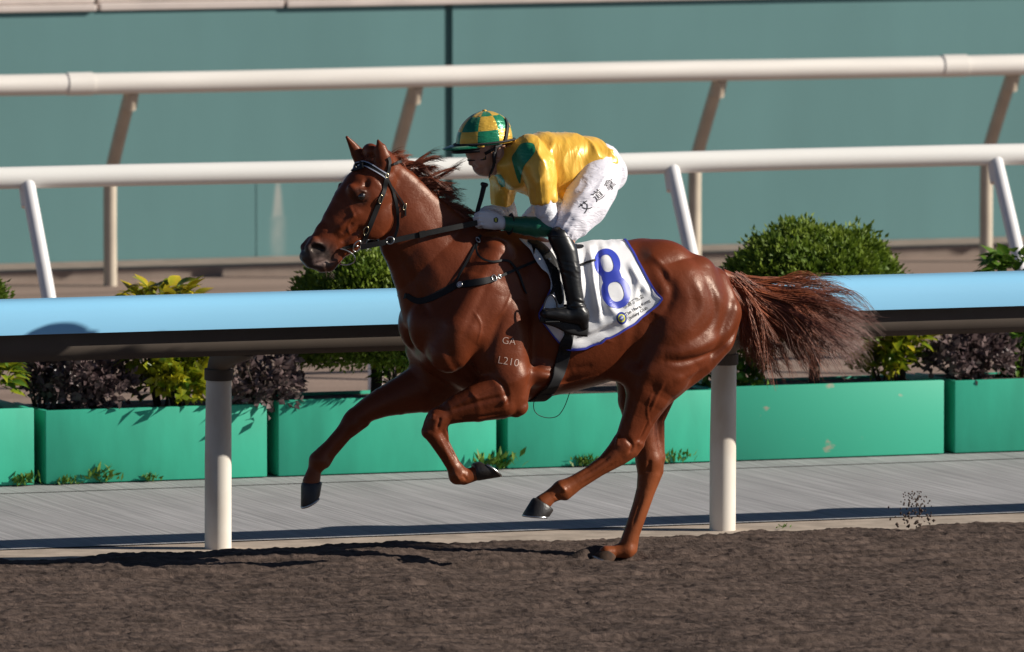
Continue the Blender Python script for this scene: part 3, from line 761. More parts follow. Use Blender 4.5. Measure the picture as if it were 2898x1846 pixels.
A(T([(1850, 750, .16, 34), (1870, 830, .20, 50, 1.2), (1870, 920, .222, 52, 1.2), (1850, 1000, .222, 40, 1.2)]), .06)                 # thigh front
A(T([(1815, 780, .17, 30), (1822, 860, .205, 38, 1.2), (1826, 950, .215, 40, 1.2), (1828, 1030, .215, 40, 1.2)]), .06)
A(T([(1828, 1050, .235, 30), (1816, 1090, .225, 28)]), .03)                                                                          # stifle
A(T([(1818, 1085, .215, 26), (1800, 1150, .20, 24), (1776, 1222, .185, 17)]), .035)                                                    # gaskin front
A(T([(1764, 1262, .168, 36, 1.15), (1742, 1284, .168, 30, 1.1), (1712, 1310, .167, 23), (1668, 1340, .165, 20), (1625, 1366, .165, 21), (1590, 1386, .165, 26)]), .016)
A(T([(1806, 1258, .17, 17), (1790, 1278, .17, 18), (1760, 1300, .168, 16), (1700, 1336, .166, 11), (1640, 1374, .165, 11), (1600, 1402, .165, 15)]), .014)
A(T([(1590, 1386, .165, 26), (1556, 1406, .165, 20), (1535, 1424, .165, 24)]), .014)
A(E(1760, 1258, .20, .03, .016, .03), .015); A(E(1792, 1256, .195, .018, .014, .022), .012)
# far hind leg, on the ground
A(T([(1850, 960, -.16, 110, 1.4), (1815, 1060, -.17, 78, 1.35), (1806, 1130, -.165, 60, 1.3), (1812, 1195, -.16, 46, 1.2), (1826, 1255, -.155, 38, 1.1), (1838, 1305, -.15, 37, 1.1)]), .04)
A(T([(1835, 1302, -.15, 37, 1.1), (1836, 1340, -.15, 33, 1.1), (1826, 1385, -.15, 25), (1812, 1430, -.15, 22), (1792, 1488, -.15, 20.5), (1776, 1536, -.15, 22), (1772, 1556, -.15, 24)]), .016)
A(T([(1866, 1300, -.15, 14), (1864, 1335, -.15, 14), (1842, 1395, -.15, 11), (1800, 1515, -.15, 10), (1790, 1556, -.15, 14)]), .014)
A(T([(1772, 1556, -.15, 24), (1738, 1562, -.15, 18), (1716, 1566, -.15, 22)]), .014)
A(T([(1960, 1000, -.15, 60, 1.2), (1890, 1090, -.15, 36), (1866, 1190, -.15, 15), (1868, 1290, -.15, 13)]), .03)
# flank and belly modelling
A(T([(1760, 1040, .14, 40, 1.2), (1790, 1050, .17, 46, 1.2)]), .05)
EB(1525, 1062, .17, .10, .085, .05, -10, .07)
# head
A(T([(1092, 486, 0, 44, 1.15), (1064, 508, 0, 62, 1.15), (1040, 548, 0, 78, 1.35), (1012, 596, 0, 82, 1.6), (980, 640, 0, 74, 1.65), (942, 674, 0, 58, 1.7), (912, 700, 0, 46, 1.4), (899, 722, 0, 36, 1.2)]), .025)
A(T([(1048, 428, 0, 22, .7), (1085, 452, 0, 30, .8)]), .03)
EB(1060, 610, .048, .108, .040, .128, -30, .014)                   # cheek
EB(1014, 550, .072, .070, .034, .034, -40, .022)                    # brow
CB([(1038, 512, .105, 11), (1034, 524, .105, 9)], .016)           # hollow above the eye
AB([(1010, 604, .070, 12), (970, 640, .058, 9), (945, 656, .045, 7)], .018)   # facial crest
CB([(1018, 650, .085, 9), (975, 682, .07, 9)], .02)
EB(894, 700, .030, .040, .028, .034, -50, .025)                     # nostril wing
AB([(890, 684, .030, 12), (874, 702, .034, 12), (884, 722, .034, 10)], .014)
CB([(891, 703, .070, 14), (910, 705, .068, 13)], .010)             # nostril
A(T([(868, 726, 0, 20, .75), (880, 742, 0, 18, .75), (905, 744, 0, 22, .8)]), .02)   # upper lip
A(T([(912, 757, 0, 15, .75), (932, 752, 0, 18, .75), (965, 716, 0, 15, .65), (1005, 694, 0, 17, .65)]), .018)  # lower lip, chin
CB([(886, 752, .05, 4), (915, 741, .05, 4.5), (950, 722, .05, 3.5), (975, 706, .055, 3)], .006)
C(T([(882, 753, 0, 3, .3), (915, 742, 0, 4, .3)]), .006)
CB([(1027, 553, .120, 12), (1017, 558, .120, 11)], .007)
A(E(970, 553, -.085, .046, .03, .034), .025)            # eye socket
# ears
def ear(rows, cutr):
    A(T(rows), .018); C(T(cutr), .006)
ear([(1087, 470, .06, 24, 1.3), (1084, 446, .065, 23, 1.6), (1078, 422, .065, 17, 1.6), (1070, 398, .06, 4, 1)], [(1064, 452, .10, 5), (1062, 430, .09, 5)])
ear([(1024, 460, -.065, 20, 1.3), (1011, 434, -.07, 19, 1.5), (997, 411, -.07, 12, 1.5), (981, 388, -.065, 4, 1)], [(994, 436, -.025, 5), (986, 412, -.045, 4)])
hv, hfac = hf_.mesh(3)
# ---- creases, ridges and veins modelled into the skin along drawn strokes: (points, width m, height m)
STROKES = [
 ([(2094, 900), (2078, 948), (2036, 990), (1980, 1014), (1925, 1024), (1882, 1022)], 0.0191, -0.0139), ([(2080, 872), (2060, 928), (2018, 966), (1968, 988), (1918, 999), (1874, 1000)], 0.0311, 0.0104),
 ([(2020, 1020), (1960, 1055), (1900, 1085)], 0.0263, 0.0070), ([(2062, 800), (2080, 850), (2082, 900)], 0.0191, 0.0035),
 ([(1950, 770), (1980, 830), (1984, 880), (1950, 925), (1908, 955)], 0.0335, 0.0087), ([(1990, 775), (2020, 840), (2022, 900), (1990, 945), (1940, 975)], 0.0263, -0.0087),
 ([(1862, 735), (1882, 780), (1902, 818), (1893, 862), (1868, 905)], 0.0287, -0.0122), ([(1846, 722), (1868, 745), (1890, 772), (1898, 800)], 0.0167, 0.0060), ([(1930, 800), (1945, 860), (1925, 910), (1895, 940)], 0.0359, 0.0052),
 ([(1862, 880), (1838, 945), (1808, 1005), (1782, 1060)], 0.0502, -0.0225), ([(1800, 700), (1835, 790), (1850, 860)], 0.0478, -0.0070), ([(1760, 790), (1775, 900), (1765, 1000)], 0.0359, 0.0052),
 ([(1395, 755), (1368, 830), (1335, 900), (1305, 965)], 0.0234, -0.0050), ([(1425, 780), (1405, 860), (1375, 930), (1350, 985)], 0.0390, 0.0050), ([(1430, 875), (1396, 955), (1375, 1035), (1388, 1072)], 0.0234, -0.0074),
 ([(1500, 840), (1512, 930), (1515, 1010), (1500, 1080), (1484, 1140)], 0.0286, -0.0136), ([(1465, 880), (1470, 980), (1465, 1080)], 0.0390, 0.0050),
 ([(1400, 690), (1350, 770), (1290, 850), (1240, 930), (1220, 990)], 0.0338, -0.0068), ([(1122, 700), (1160, 785), (1198, 860), (1225, 905)], 0.0234, -0.0056), ([(1160, 640), (1210, 730), (1260, 810)], 0.0364, 0.0037),
 ([(1180, 560), (1240, 640), (1310, 720)], 0.0364, -0.0031), ([(1270, 900), (1300, 980), (1330, 1040)], 0.0390, 0.0050), ([(1250, 960), (1290, 1040), (1340, 1080)], 0.0260, -0.0062),
 ([(1510, 1028), (1550, 1046), (1600, 1040)], 0.0182, -0.0062), ([(1520, 1075), (1580, 1082), (1650, 1070)], 0.0208, -0.0043), ([(1620, 1045), (1680, 1035)], 0.0182, -0.0031),
 ([(1440, 1118), (1380, 1132), (1320, 1148), (1272, 1164)], 0.0120, -0.0068), ([(1425, 1168), (1365, 1180), (1300, 1184)], 0.0100, -0.0051), ([(1425, 1132), (1432, 1140)], 0.0260, 0.0087), ([(1395, 1068), (1422, 1088), (1434, 1116), (1440, 1150)], 0.0120, -0.0102),
 ([(1228, 1172), (1222, 1190)], 0.0120, 0.0068), ([(1246, 1180), (1238, 1215)], 0.0090, -0.0059), ([(1262, 1235), (1290, 1300)], 0.0070, -0.0051), ([(1246, 1240), (1272, 1300)], 0.0080, 0.0026),
 ([(1812, 1100), (1794, 1165), (1776, 1215)], 0.0182, 0.0037), ([(1835, 1190), (1815, 1235), (1800, 1250)], 0.0080, -0.0068), ([(1880, 1080), (1855, 1130), (1838, 1170)], 0.0100, 0.0043),
 ([(1770, 1240), (1790, 1262), (1780, 1285)], 0.0100, -0.0085), ([(1748, 1240), (1744, 1264)], 0.0100, 0.0051), ([(1730, 1290), (1690, 1318), (1640, 1348)], 0.0090, -0.0051), ([(1740, 1310), (1690, 1345), (1640, 1376)], 0.0080, -0.0051), ([(1806, 1250), (1810, 1262)], 0.0120, 0.0059),
 ([(1582, 1372), (1602, 1392)], 0.0100, 0.0059), ([(1570, 1400), (1582, 1412)], 0.0090, -0.0059), ([(1284, 1335), (1300, 1360)], 0.0100, 0.0051), ([(1310, 1345), (1320, 1358)], 0.0070, -0.0051), ([(1840, 1300), (1832, 1340)], 0.0120, -0.0059), ([(1820, 1400), (1790, 1490)], 0.0080, -0.0043),
 ([(1108, 575), (1118, 620), (1108, 655), (1085, 672)], 0.0100, -0.0102), ([(1008, 600), (975, 632), (955, 648)], 0.0100, 0.0043), ([(1000, 628), (965, 664)], 0.0120, -0.0051), ([(1038, 512), (1036, 530)], 0.0120, -0.0102), ([(1016, 536), (1036, 544)], 0.0080, 0.0059), ([(1010, 570), (1026, 574), (1038, 566)], 0.0060, -0.0043),
 ([(940, 690), (925, 712), (912, 722)], 0.0080, -0.0043), ([(956, 700), (940, 716)], 0.0080, 0.0034), ([(884, 686), (905, 690), (920, 704)], 0.0080, 0.0051), ([(1060, 548), (1080, 600), (1075, 640)], 0.0260, 0.0025), ([(1060, 500), (1082, 520), (1094, 545)], 0.0120, -0.0051),
 ([(1405, 1092), (1350, 1117), (1300, 1142)], .006, .0028), ([(1448, 828), (1436, 858), (1424, 880), (1400, 905)], .006, .0028), ([(1520, 1092), (1600, 1086), (1690, 1062)], .007, .0032), ([(1004, 606), (986, 640), (992, 668)], .006, .0028), ([(1846, 1110), (1832, 1160), (1840, 1206)], .006, .003), ([(1330, 1108), (1352, 1128), (1380, 1120)], .006, .0025), ([(1640, 980), (1690, 960), (1740, 970)], .007, .0025), ([(1340, 880), (1360, 920), (1350, 970)], .007, .003),
 ([(1020, 690), (1060, 678), (1090, 660)], 0.0120, 0.0051), ([(990, 585), (1005, 620)], 0.0100, 0.0034),
]
def normals_of(v, f):
    n = np.cross(v[f[:, 2]] - v[f[:, 0]], v[f[:, 3]] - v[f[:, 1]]); out = np.zeros_like(v)
    for k in range(4):
        for a in range(3): out[:, a] += np.bincount(f[:, k], n[:, a], len(v))
    return out / (np.linalg.norm(out, axis=1)[:, None] + 1e-12)
def sculpt(v, f, strokes):
    bv = BVHTree.FromPolygons([tuple(p) for p in v], [tuple(int(i) for i in q) for q in f])
    nn = normals_of(v, f); disp = np.zeros(len(v))
    for pts, w, h in strokes:
        pts = catmull([np.array(q, float) for q in pts], 30); H = []
        for q in pts:
            p = bv.ray_cast(CAM, ray(q[0], q[1]))[0]
            if p is not None: H.append(p[:])
        if not H: continue
        H = np.array(H); lo, hi = H.min(0) - 2.5 * w, H.max(0) + 2.5 * w
        sel = np.nonzero(((v > lo) & (v < hi)).all(1))[0]
        if not len(sel): continue
        d2 = np.full(len(sel), 9.0); ti = np.zeros(len(sel))
        for k, q in enumerate(H):
            e = ((v[sel] - q) ** 2).sum(1); m = e < d2; d2[m] = e[m]; ti[m] = k / max(1, len(H) - 1)
        fade = np.clip(np.minimum(ti, 1 - ti) / 0.22, 0.25, 1.0)
        disp[sel] += h * np.exp(-d2 / (w * w)) * fade
    return v + nn * disp[:, None]
hv = sculpt(hv, hfac, STROKES)
px_ = ((hv - np.array(CAM)) @ np.array(RIGHT)) / ((hv - np.array(CAM)) @ np.array(FWD)) * F + CX
py_ = CY - ((hv - np.array(CAM)) @ np.array(UP)) / ((hv - np.array(CAM)) @ np.array(FWD)) * F
def blob(cx, cy, r, soft): return np.clip((r + soft - np.hypot(px_ - cx, py_ - cy)) / soft, 0, 1)[:, None]
col = np.tile(np.array([0.134, 0.0295, 0.0105]), (len(hv), 1))
col = col * (1 + 0.10 * vnoise(hv[:, 0] * 3, hv[:, 1] * 3, hv[:, 2] * 3, 9))[:, None]
low = np.clip((0.62 - hv[:, 2]) / 0.30, 0, 1)[:, None]
col = col * (1 - low) + np.array([0.20, 0.055, 0.019]) * low
muz = np.clip((740 - (py_ - 0) + 0) / 1, 0, 0)[:, None]
mz = np.clip((1.0 - np.hypot((px_ - 893) / 78, (py_ - 728) / 62)) / 0.5, 0, 1)[:, None] * (hv[:, 0] < -0.6)[:, None]
col = col * (1 - mz) + np.array([0.055, 0.040, 0.036]) * mz
li = np.clip((1.0 - np.hypot((px_ - 905) / 26, (py_ - 742) / 16)) / 0.5, 0, 1)[:, None] * (hv[:, 0] < -0.6)[:, None]
col = col * (1 - 0.7 * li) + np.array([0.26, 0.18, 0.16]) * 0.7 * li
ey = blob(1022, 556, 19, 14) * (hv[:, 2] > 1.7)[:, None]
col = col * (1 - 0.7 * ey) + np.array([0.03, 0.016, 0.012]) * 0.7 * ey
ns = np.clip((1.25 - np.hypot((px_ - 901) / 21, (py_ - 704) / 15)) / 0.3, 0, 1)[:, None] * (hv[:, 0] < -0.6)[:, None]
col = col * (1 - ns) + np.array([0.012, 0.008, 0.008]) * ns
horse = root('horse', (0.45, 0, 0), 'galloping chestnut racehorse with one hind hoof on the sand', 'horse')
hb = mesh_obj('body', hv, hfac, M_coat, horse); set_col(hb, col)
BV_H = BVHTree.FromPolygons([tuple(p) for p in hv], [tuple(int(i) for i in q) for q in hfac])
def hit(px, py, bv=None, off=0.0):
    for dy in range(0, 60, 2):
        p, n, i, d = (bv or BV_H).ray_cast(CAM, ray(px, py + dy))
        if p is not None:
            if n.dot(CAM - p) < 0: n = -n
            return p + n * off, n
    return None, None
def loft_rings(rings, segs=24):
    """rings: (front point, back point, lateral radius)"""
    v = []; f = []
    for a, b, w in rings:
        c = (a + b) / 2; e = (a - b) / 2
        for j in range(segs):
            t = 2 * pi * j / segs
            v.append(c + e * cos(t) + Vector((0, w * sin(t), 0)))
    n = len(rings)
    for i in range(n - 1):
        for j in range(segs): f.append((i * segs + j, i * segs + (j + 1) % segs, (i + 1) * segs + (j + 1) % segs, (i + 1) * segs + j))
    f += [tuple(range(segs - 1, -1, -1)), tuple((n - 1) * segs + j for j in range(segs))]
    return v, f
M_hoof_d = mat('sandy_hoof', (0.085, 0.045, 0.028), rough=0.85, spec=0.2, col2=(0.03, 0.024, 0.02), vscale=18, bump=0.4, bscale=60)
def hoof(cf, ch, st, sh, d, hm=None):
    a, b, c, e = W(*cf, d), W(*ch, d), W(*st, d), W(*sh, d)
    rings = [(a.lerp(c, -0.06).lerp(b, 0.12), b.lerp(e, -0.06).lerp(a, 0.12), 0.040), (a.lerp(b, 0.03), b.lerp(a, 0.03), 0.045), (a.lerp(c, .12), b.lerp(e, .12), 0.050),
             (a.lerp(c, .55), b.lerp(e, .55), 0.056), (a.lerp(c, .93), b.lerp(e, .93), 0.060), (c.lerp(e, .03), e.lerp(c, .02), 0.060), (c.lerp(e, .10), e.lerp(c, .12), 0.053)]
    v, f = loft_rings(rings)
    o = auto_smooth(mesh_obj('hoof', v, f, hm or M_hoof, horse), 50)
    # racing plate: a thin bright rim under the sole
    n = (c - e).cross(Vector((0, 1, 0))).normalized(); cc = (c + e) / 2
    if (cc - (a + b) / 2).dot(n) < 0: n = -n
    pts = [cc + (c - e) / 2 * 0.93 * cos(t) + Vector((0, 0.060 * sin(t), 0)) + n * 0.003 for t in np.linspace(-2.3, 2.3, 22)]
    MB().tube(pts, 0.006, 6).build('shoe', M_steel, o, True)
M_steel = mat('steel', (0.55, 0.55, 0.54), rough=0.28, metal=1.0)
hoof((1346, 1362), (1338, 1312), (1417, 1350), (1357, 1306), .18)
hoof((853, 1368), (911, 1364), (853, 1437), (903, 1402), -.18)
hoof((1509, 1408), (1566, 1443), (1479, 1458), (1553, 1462), .165)
hoof((1706, 1552), (1742, 1576), (1678, 1574), (1728, 1598), -.15, M_hoof_d)
for s in (1, -1):
    p = W(1022, 556, .0865)
    v, f = [], []
    bm = bmesh.new(); bmesh.ops.create_uvsphere(bm, u_segments=20, v_segments=14, radius=0.024); bm.verts.index_update()
    o = mesh_obj('eye', [tuple(q.co + Vector((p.x, s * p.y, p.z))) for q in bm.verts], [[q.index for q in ff.verts] for ff in bm.faces], M_eye, horse); bm.free()

# ---- hair
def hair(name, strands, m, parent, r0, seed=1, sides=3):
    V, Fc, Cc = [], [], []; base = 0
    for P, c0, c1, rr in strands:
        P = np.asarray(P); n = len(P)
        tng = np.gradient(P, axis=0); tng /= np.linalg.norm(tng, axis=1)[:, None] + 1e-9
        a = np.cross(tng, [0.31, 0.9, 0.2]); a /= np.linalg.norm(a, axis=1)[:, None] + 1e-9
        b = np.cross(tng, a)
        t = np.linspace(0, 1, n)
        r = rr * (1 - 0.75 * t ** 2)
        for j in range(sides):
            an = 2 * pi * j / sides
            V.append(P + (a * cos(an) + b * sin(an)) * r[:, None])
            Cc.append(np.array(c0) * (1 - t[:, None]) + np.array(c1) * t[:, None])
        i = np.arange(n - 1)
        for j in range(sides):
            j2 = (j + 1) % sides
            Fc.append(base + np.stack([j * n + i, j2 * n + i, j2 * n + i + 1, j * n + i + 1], 1))
        base += sides * n
    o = mesh_obj(name, np.concatenate(V), np.concatenate(Fc), m, parent)
    set_col(o, np.concatenate(Cc)); return o
def lock(P0, P1, P2, P3, n, spread0, spread1, rng, c0, c1, rr, segs=12, wav=0.006, frizz=0.0):
    out = []
    t = np.linspace(0, 1, segs)[:, None]
    P0, P1, P2, P3 = (np.array(q) for q in (P0, P1, P2, P3))
    base = (1 - t) ** 3 * P0 + 3 * (1 - t) ** 2 * t * P1 + 3 * (1 - t) * t * t * P2 + t ** 3 * P3
    ph = rng.random() * 6
    for i in range(n):
        o0 = rng.normal(size=3) * spread0; o1 = rng.normal(size=3) * spread1
        L = 0.75 + 0.3 * rng.random()
        q = np.stack([np.interp(t[:, 0] * L, t[:, 0], base[:, k]) for k in range(3)], 1)
        f1 = rng.random() * 6
        wv = wav * t * np.stack([np.sin(t[:, 0] * 7 + ph + f1 * 0.3), np.sin(t[:, 0] * 6 + ph * 2), np.sin(t[:, 0] * 8 + ph + f1 * 0.25)], 1)
        q = q + o0 * (1 - t) + o1 * (0.3 * t + 0.7 * t ** 2) + wv
        if frizz: q = q + np.cumsum(rng.normal(size=q.shape) * frizz, axis=0) * t
        k = 0.55 + 0.85 * rng.random()
        out.append((q, np.array(c0) * k, np.array(c1) * k, rr * (0.6 + 0.7 * rng.random())))
    return out
rng = np.random.default_rng(3)
CH = (0.31, 0.082, 0.030); CD = (0.14, 0.062, 0.048); CR = (0.21, 0.052, 0.024)
st = []
# tail: a fan of locks blown back from the dock
DOCK = [(2040, 782, 0.0), (2085, 796, 0.0), (2125, 812, 0.0), (2160, 832, 0.0)]
dk = np.array([W(*q) for q in DOCK]); dkc = catmull(dk, 8)
o = MB().tube([tuple(q) for q in dkc], list(np.linspace(0.042, 0.018, len(dkc))), 12)
tips = [(2390, 853), (2330, 838), (2440, 880), (2474, 905), (2480, 940), (2465, 975), (2455, 1000), (2420, 1025), (2384, 1044), (2330, 1040), (2290, 1030), (2230, 1062), (2205, 1072), (2170, 1050), (2150, 1030), (2125, 1010), (2260, 1000), (2400, 960), (2430, 930), (2350, 900), (2350, 1000), (2300, 950), (2420, 1000), (2445, 960), (2180, 1010), (2230, 1035), (2285, 1052), (2340, 1030), (2205, 965), (2385, 1015), (2150, 985)]
for li in range(165):
    tp = tips[li % len(tips)] if li < 93 else tips[rng.integers(len(tips))]
    s = rng.random() ** 0.8
    upper = np.clip((1060 - tp[1]) / 210, 0, 1)
    s = np.clip(0.15 + 0.75 * upper * s + 0.1 * s, 0, 1)
    p0 = dkc[int(s * (len(dkc) - 1))] + rng.normal(size=3) * 0.012
    dd = 0.10 * rng.normal()
    e = np.array(W(tp[0] + rng.normal() * 22, tp[1] + rng.normal() * 18, dd))
    ln = np.linalg.norm(e - p0)
    d0 = np.array([0.92, 0.0, -0.05 - 0.75 * (1 - upper)]); d0 /= np.linalg.norm(d0)
    d1 = np.array([0.75, 0, -0.48 + 0.25 * rng.normal()]) if upper > .25 else np.array([0.55, 0, -0.8])
    p1 = p0 + d0 * ln * 0.42 + rng.normal(size=3) * 0.018
    p2 = e - d1 * ln * 0.34 + rng.normal(size=3) * 0.022
    far = tp[0] > 2370
    st += lock(p0, p1, p2, e, 22, 0.008, 0.016 if far else 0.009, rng, CH if rng.random() > .3 else CR, CD if far else (0.24, 0.07, 0.03), 0.0017, 16, 0.020, 0.0004 if far else 0.0002)
for li in range(26):   # stray single hairs
    tp = tips[rng.integers(len(tips))]
    p0 = dkc[rng.integers(len(dkc))]; e = np.array(W(tp[0] + rng.normal() * 34, tp[1] + rng.normal() * 30, 0.1 * rng.normal()))
    st += lock(p0, p0 + np.array([.16, 0, -.02]), e - np.array([.12, 0, -.02]), e, 4, 0.006, 0.03, rng, CH, CD, 0.0011, 14, 0.014, 0.001)
tail = hair('tail', st, M_mane, horse, 0.002)
do = o.build('tail_dock', M_coat, horse, True); set_col(do, np.tile([0.17, 0.045, 0.02], (len(o.v), 1)))
# mane: locks along the crest, blown back
st = []
crest = catmull([np.array((q[0], q[1], 0.)) for q in ((1100, 452), (1122, 468), (1150, 500), (1185, 533), (1215, 560), (1250, 588), (1290, 616), (1330, 642), (1360, 660), (1400, 672))], 12)
for li in range(105):
    s = li / 104
    c = crest[int(s * (len(crest) - 1))]
    sd = rng.normal() * 0.012
    p0 = np.array(W(c[0] - 3, c[1] + 6, sd))
    if s < 0.42:     # upper neck: blown up and back in a plume
        L = 0.19 + 0.12 * rng.random(); an = radians(rng.uniform(-20, 16))
        d0 = np.array([0.78, 0, 0.50]); d1 = np.array([cos(an), 0.2 * rng.normal(), sin(an) * 0.8 - 0.15 + 0.3 * rng.normal()])
    else:
        L = 0.15 + 0.09 * rng.random()
        d0 = np.array([0.80, 0, 0.16]); d1 = np.array([0.92, 0.12 * rng.normal(), -0.42 + 0.16 * rng.normal()])
    if s < 0.08: L *= 0.45
    elif s < 0.42: L *= 0.88
    e = p0 + d0 * L * 0.3 + d1 * L * 0.75
    st += lock(p0, p0 + d0 * L * 0.35, e - d1 * L * 0.3, e, 22, 0.006, 0.0055, rng, CR, (0.19, 0.055, 0.028), 0.0016, 13, 0.016, 0.0)
for li in range(26):  # forelock
    p0 = np.array(W(1062 + 22 * rng.random(), 424 + 14 * rng.random(), 0.03 * rng.normal())); e = p0 + np.array([-0.055 - 0.03 * rng.random(), 0.01 * rng.normal(), -0.02 - 0.025 * rng.random()])
    st += lock(p0, p0 + np.array([-.012, 0, .018]), e + np.array([.02, 0, .02]), e, 9, 0.006, 0.007, rng, CR, CR, 0.0014, 8, 0.003)
for li in range(14):  # tuft behind the ears
    p0 = np.array(W(1096 + 10 * rng.random(), 438 + 14 * rng.random(), 0.02 * rng.normal())); e = p0 + np.array([0.07 + 0.03 * rng.random(), 0.01 * rng.normal(), -0.03 + 0.06 * rng.random()])
    st += lock(p0, p0 + np.array([.02, 0, .015]), e - np.array([.02, 0, 0]), e, 8, 0.006, 0.012, rng, CR, CH, 0.0012, 8, 0.006, .0006)
hair('mane', st, M_mane, horse, 0.002)
st = []
for li in range(26):  # chin whiskers
    p0 = np.array(W(912 + 30 * rng.random(), 766, 0.03 * rng.normal())); e = p0 + np.array([0.015 + 0.02 * rng.normal(), 0, -0.02 - 0.03 * rng.random()])
    st += lock(p0, p0 + np.array([0, 0, -.008]), e, e, 1, 0, 0, rng, (0.12, .07, .05), (.10, .06, .05), 0.0006, 5, 0.001)
hair('whiskers', st, M_mane, horse, 0.001)
# ================================================================== TACK
M_leather = mat('black_leather', (0.010, 0.010, 0.011), rough=0.5, spec=0.28, var=0.2, vscale=30, bump=0.15, bscale=200, bdist=0.002)
M_leather_w = mat('grey_white_edging', (0.45, 0.48, 0.58), rough=0.5)
M_brass = mat('pale_brass', (0.62, 0.55, 0.36), rough=0.25, metal=1.0)
M_web = mat('black_webbing', (0.012, 0.012, 0.014), rough=0.75, spec=0.3, bump=0.3, bscale=300, bdist=0.001)
def ribbon(P, Nn, width, thick):
    """flat strap along P with its face towards Nn"""
    P = [Vector(p) for p in P]; n = len(P); v = []; f = []
    wd = width if hasattr(width, '__len__') else [width] * n
    for i in range(n):
        t = (P[min(i + 1, n - 1)] - P[max(i - 1, 0)]).normalized(); nn = Vector(Nn[i]); nn = (nn - t * nn.dot(t)).normalized()
        s = t.cross(nn) * (wd[i] / 2)
        v += [P[i] - s, P[i] + s, P[i] + s * 0.92 + nn * thick, P[i] - s * 0.92 + nn * thick]
    for i in range(n - 1):
        for j in range(4): f.append((i * 4 + j, i * 4 + (j + 1) % 4, (i + 1) * 4 + (j + 1) % 4, (i + 1) * 4 + j))
    f += [(3, 2, 1, 0), tuple((n - 1) * 4 + j for j in range(4))]
    return v, f
def smooth3(a, it=2):
    a = np.array([q[:] for q in a], float)
    for _ in range(it):
        b = a.copy(); b[1:-1] = 0.25 * a[:-2] + 0.5 * a[1:-1] + 0.25 * a[2:]; a = b
    return a
def on_body(pts, off=0.004, bv=None, n=8):
    P, Nn = [], []
    for q in catmull([np.array(p, float) for p in pts], n):
        h, nn = hit(q[0], q[1], bv, off)
        if h is not None: P.append(h); Nn.append(nn)
    return smooth3(P), smooth3(Nn)
def strap(name, pts, w_px, parent, m=None, off=0.003, thick=0.004, bv=None, mirror=False, n=8, joinfar=False):
    P, Nn = on_body(pts, off, bv, n)
    wd = w_px / PXM if not hasattr(w_px, '__len__') else list(np.interp(np.linspace(0, 1, len(P)), np.linspace(0, 1, len(w_px)), np.array(w_px) / PXM))
    v, f = ribbon(P, Nn, wd, thick)
    if mirror:
        auto_smooth(mesh_obj(name, [(q[0], -q[1], q[2]) for q in v], [tuple(reversed(q)) for q in f], m or M_leather, parent), 40)
    return auto_smooth(mesh_obj(name, v, f, m or M_leather, parent), 40)
def ring(name, c, rx, rz, tube, m, parent, ang=0.0, nrm=None):
    ax = RIGHT.copy(); az = UP.copy()
    if nrm is not None:
        az = (UP - Vector(nrm) * UP.dot(nrm)).normalized(); ax = az.cross(Vector(nrm)) * -1
        if ax.dot(RIGHT) < 0: ax = -ax
    pts = []
    for t in np.linspace(0, 2 * pi, 24, endpoint=False):
        a, b = rx * cos(t), rz * sin(t)
        pts.append(Vector(c) + ax * (a * cos(ang) - b * sin(ang)) + az * (a * sin(ang) + b * cos(ang)))
    return MB().tube(pts, tube, 8, closed=True).build(name, m, parent, True)

bridle = root('bridle', W(1050, 560, .1), 'black leather racing bridle with striped browband on the head of the horse', 'bridle')
bb = [(998, 468), (1012, 464), (1035, 466), (1060, 478), (1082, 491), (1093, 499)]
strap('browband', bb, 15, bridle, mirror=True)
strap('browband_stripe', [(p[0] + 2, p[1] - 5) for p in bb], 3.2, bridle, M_leather_w, off=0.0075, thick=0.0015)
strap('browband_stripe', [(p[0] - 2, p[1] + 6) for p in bb], 3.2, bridle, M_leather_w, off=0.0075, thick=0.0015)
strap('cheekpiece', [(1094, 500), (1086, 540), (1074, 570), (1060, 605), (1046, 640), (1034, 670), (1022, 690)], [13, 14, 15, 16, 16, 14, 12], bridle, mirror=True)
strap('headpiece', [(1094, 500), (1100, 478), (1102, 458), (1098, 446)], 11, bridle, mirror=True)
strap('throat_latch', [(1095, 505), (1112, 545), (1124, 590), (1126, 640), (1116, 676)], [7, 9, 9, 8, 7], bridle, mirror=True)
strap('throat_latch_end', [(1099, 515), (1120, 545), (1140, 574), (1146, 590), (1147, 612)], [3, 3, 4, 6, 4], bridle)
strap('headpiece_end', [(1106, 466), (1116, 462), (1128, 461)], [6, 8, 8], bridle, off=0.016)
for q, r in (((1093, 498), (5, 6)), ((1075, 564), (6, 12)), ((1035, 652), (7, 12)), ((1144, 586), (4, 9))):
    h, nn = hit(*q, None, 0.009); ring('buckle', h, r[0] / PXM, r[1] / PXM, 0.0022, M_brass, bridle, radians(-12), nn)
h, nn = hit(1008, 694, None, 0.014)
ring('bit_ring', h, 11 / PXM, 17 / PXM, 0.0042, M_steel, bridle, radians(-15), nn)
o = ring('bit_ring', Vector((h.x, -h.y, h.z)), 11 / PXM, 17 / PXM, 0.0042, M_steel, bridle, radians(-15), (nn[0], -nn[1], nn[2]))
MB().tube([Vector((h.x, h.y, h.z)), Vector((h.x + 0.01, -h.y, h.z))], 0.006, 8).build('bit_mouthpiece', M_steel, bridle, True)
strap('bit_strap', [(1004, 695), (985, 697), (966, 702)], 9, bridle, off=0.008)
pts = [W(*q) for q in ((962, 704, .062), (985, 711, .07), (1002, 724, .075), (1005, 736, .072), (998, 745, .06), (980, 750, .04), (962, 748, .02))]
MB().tube([tuple(q) for q in catmull([np.array(p) for p in pts], 6)], 0.0032, 8).build('chin_ring', M_steel, bridle, True)

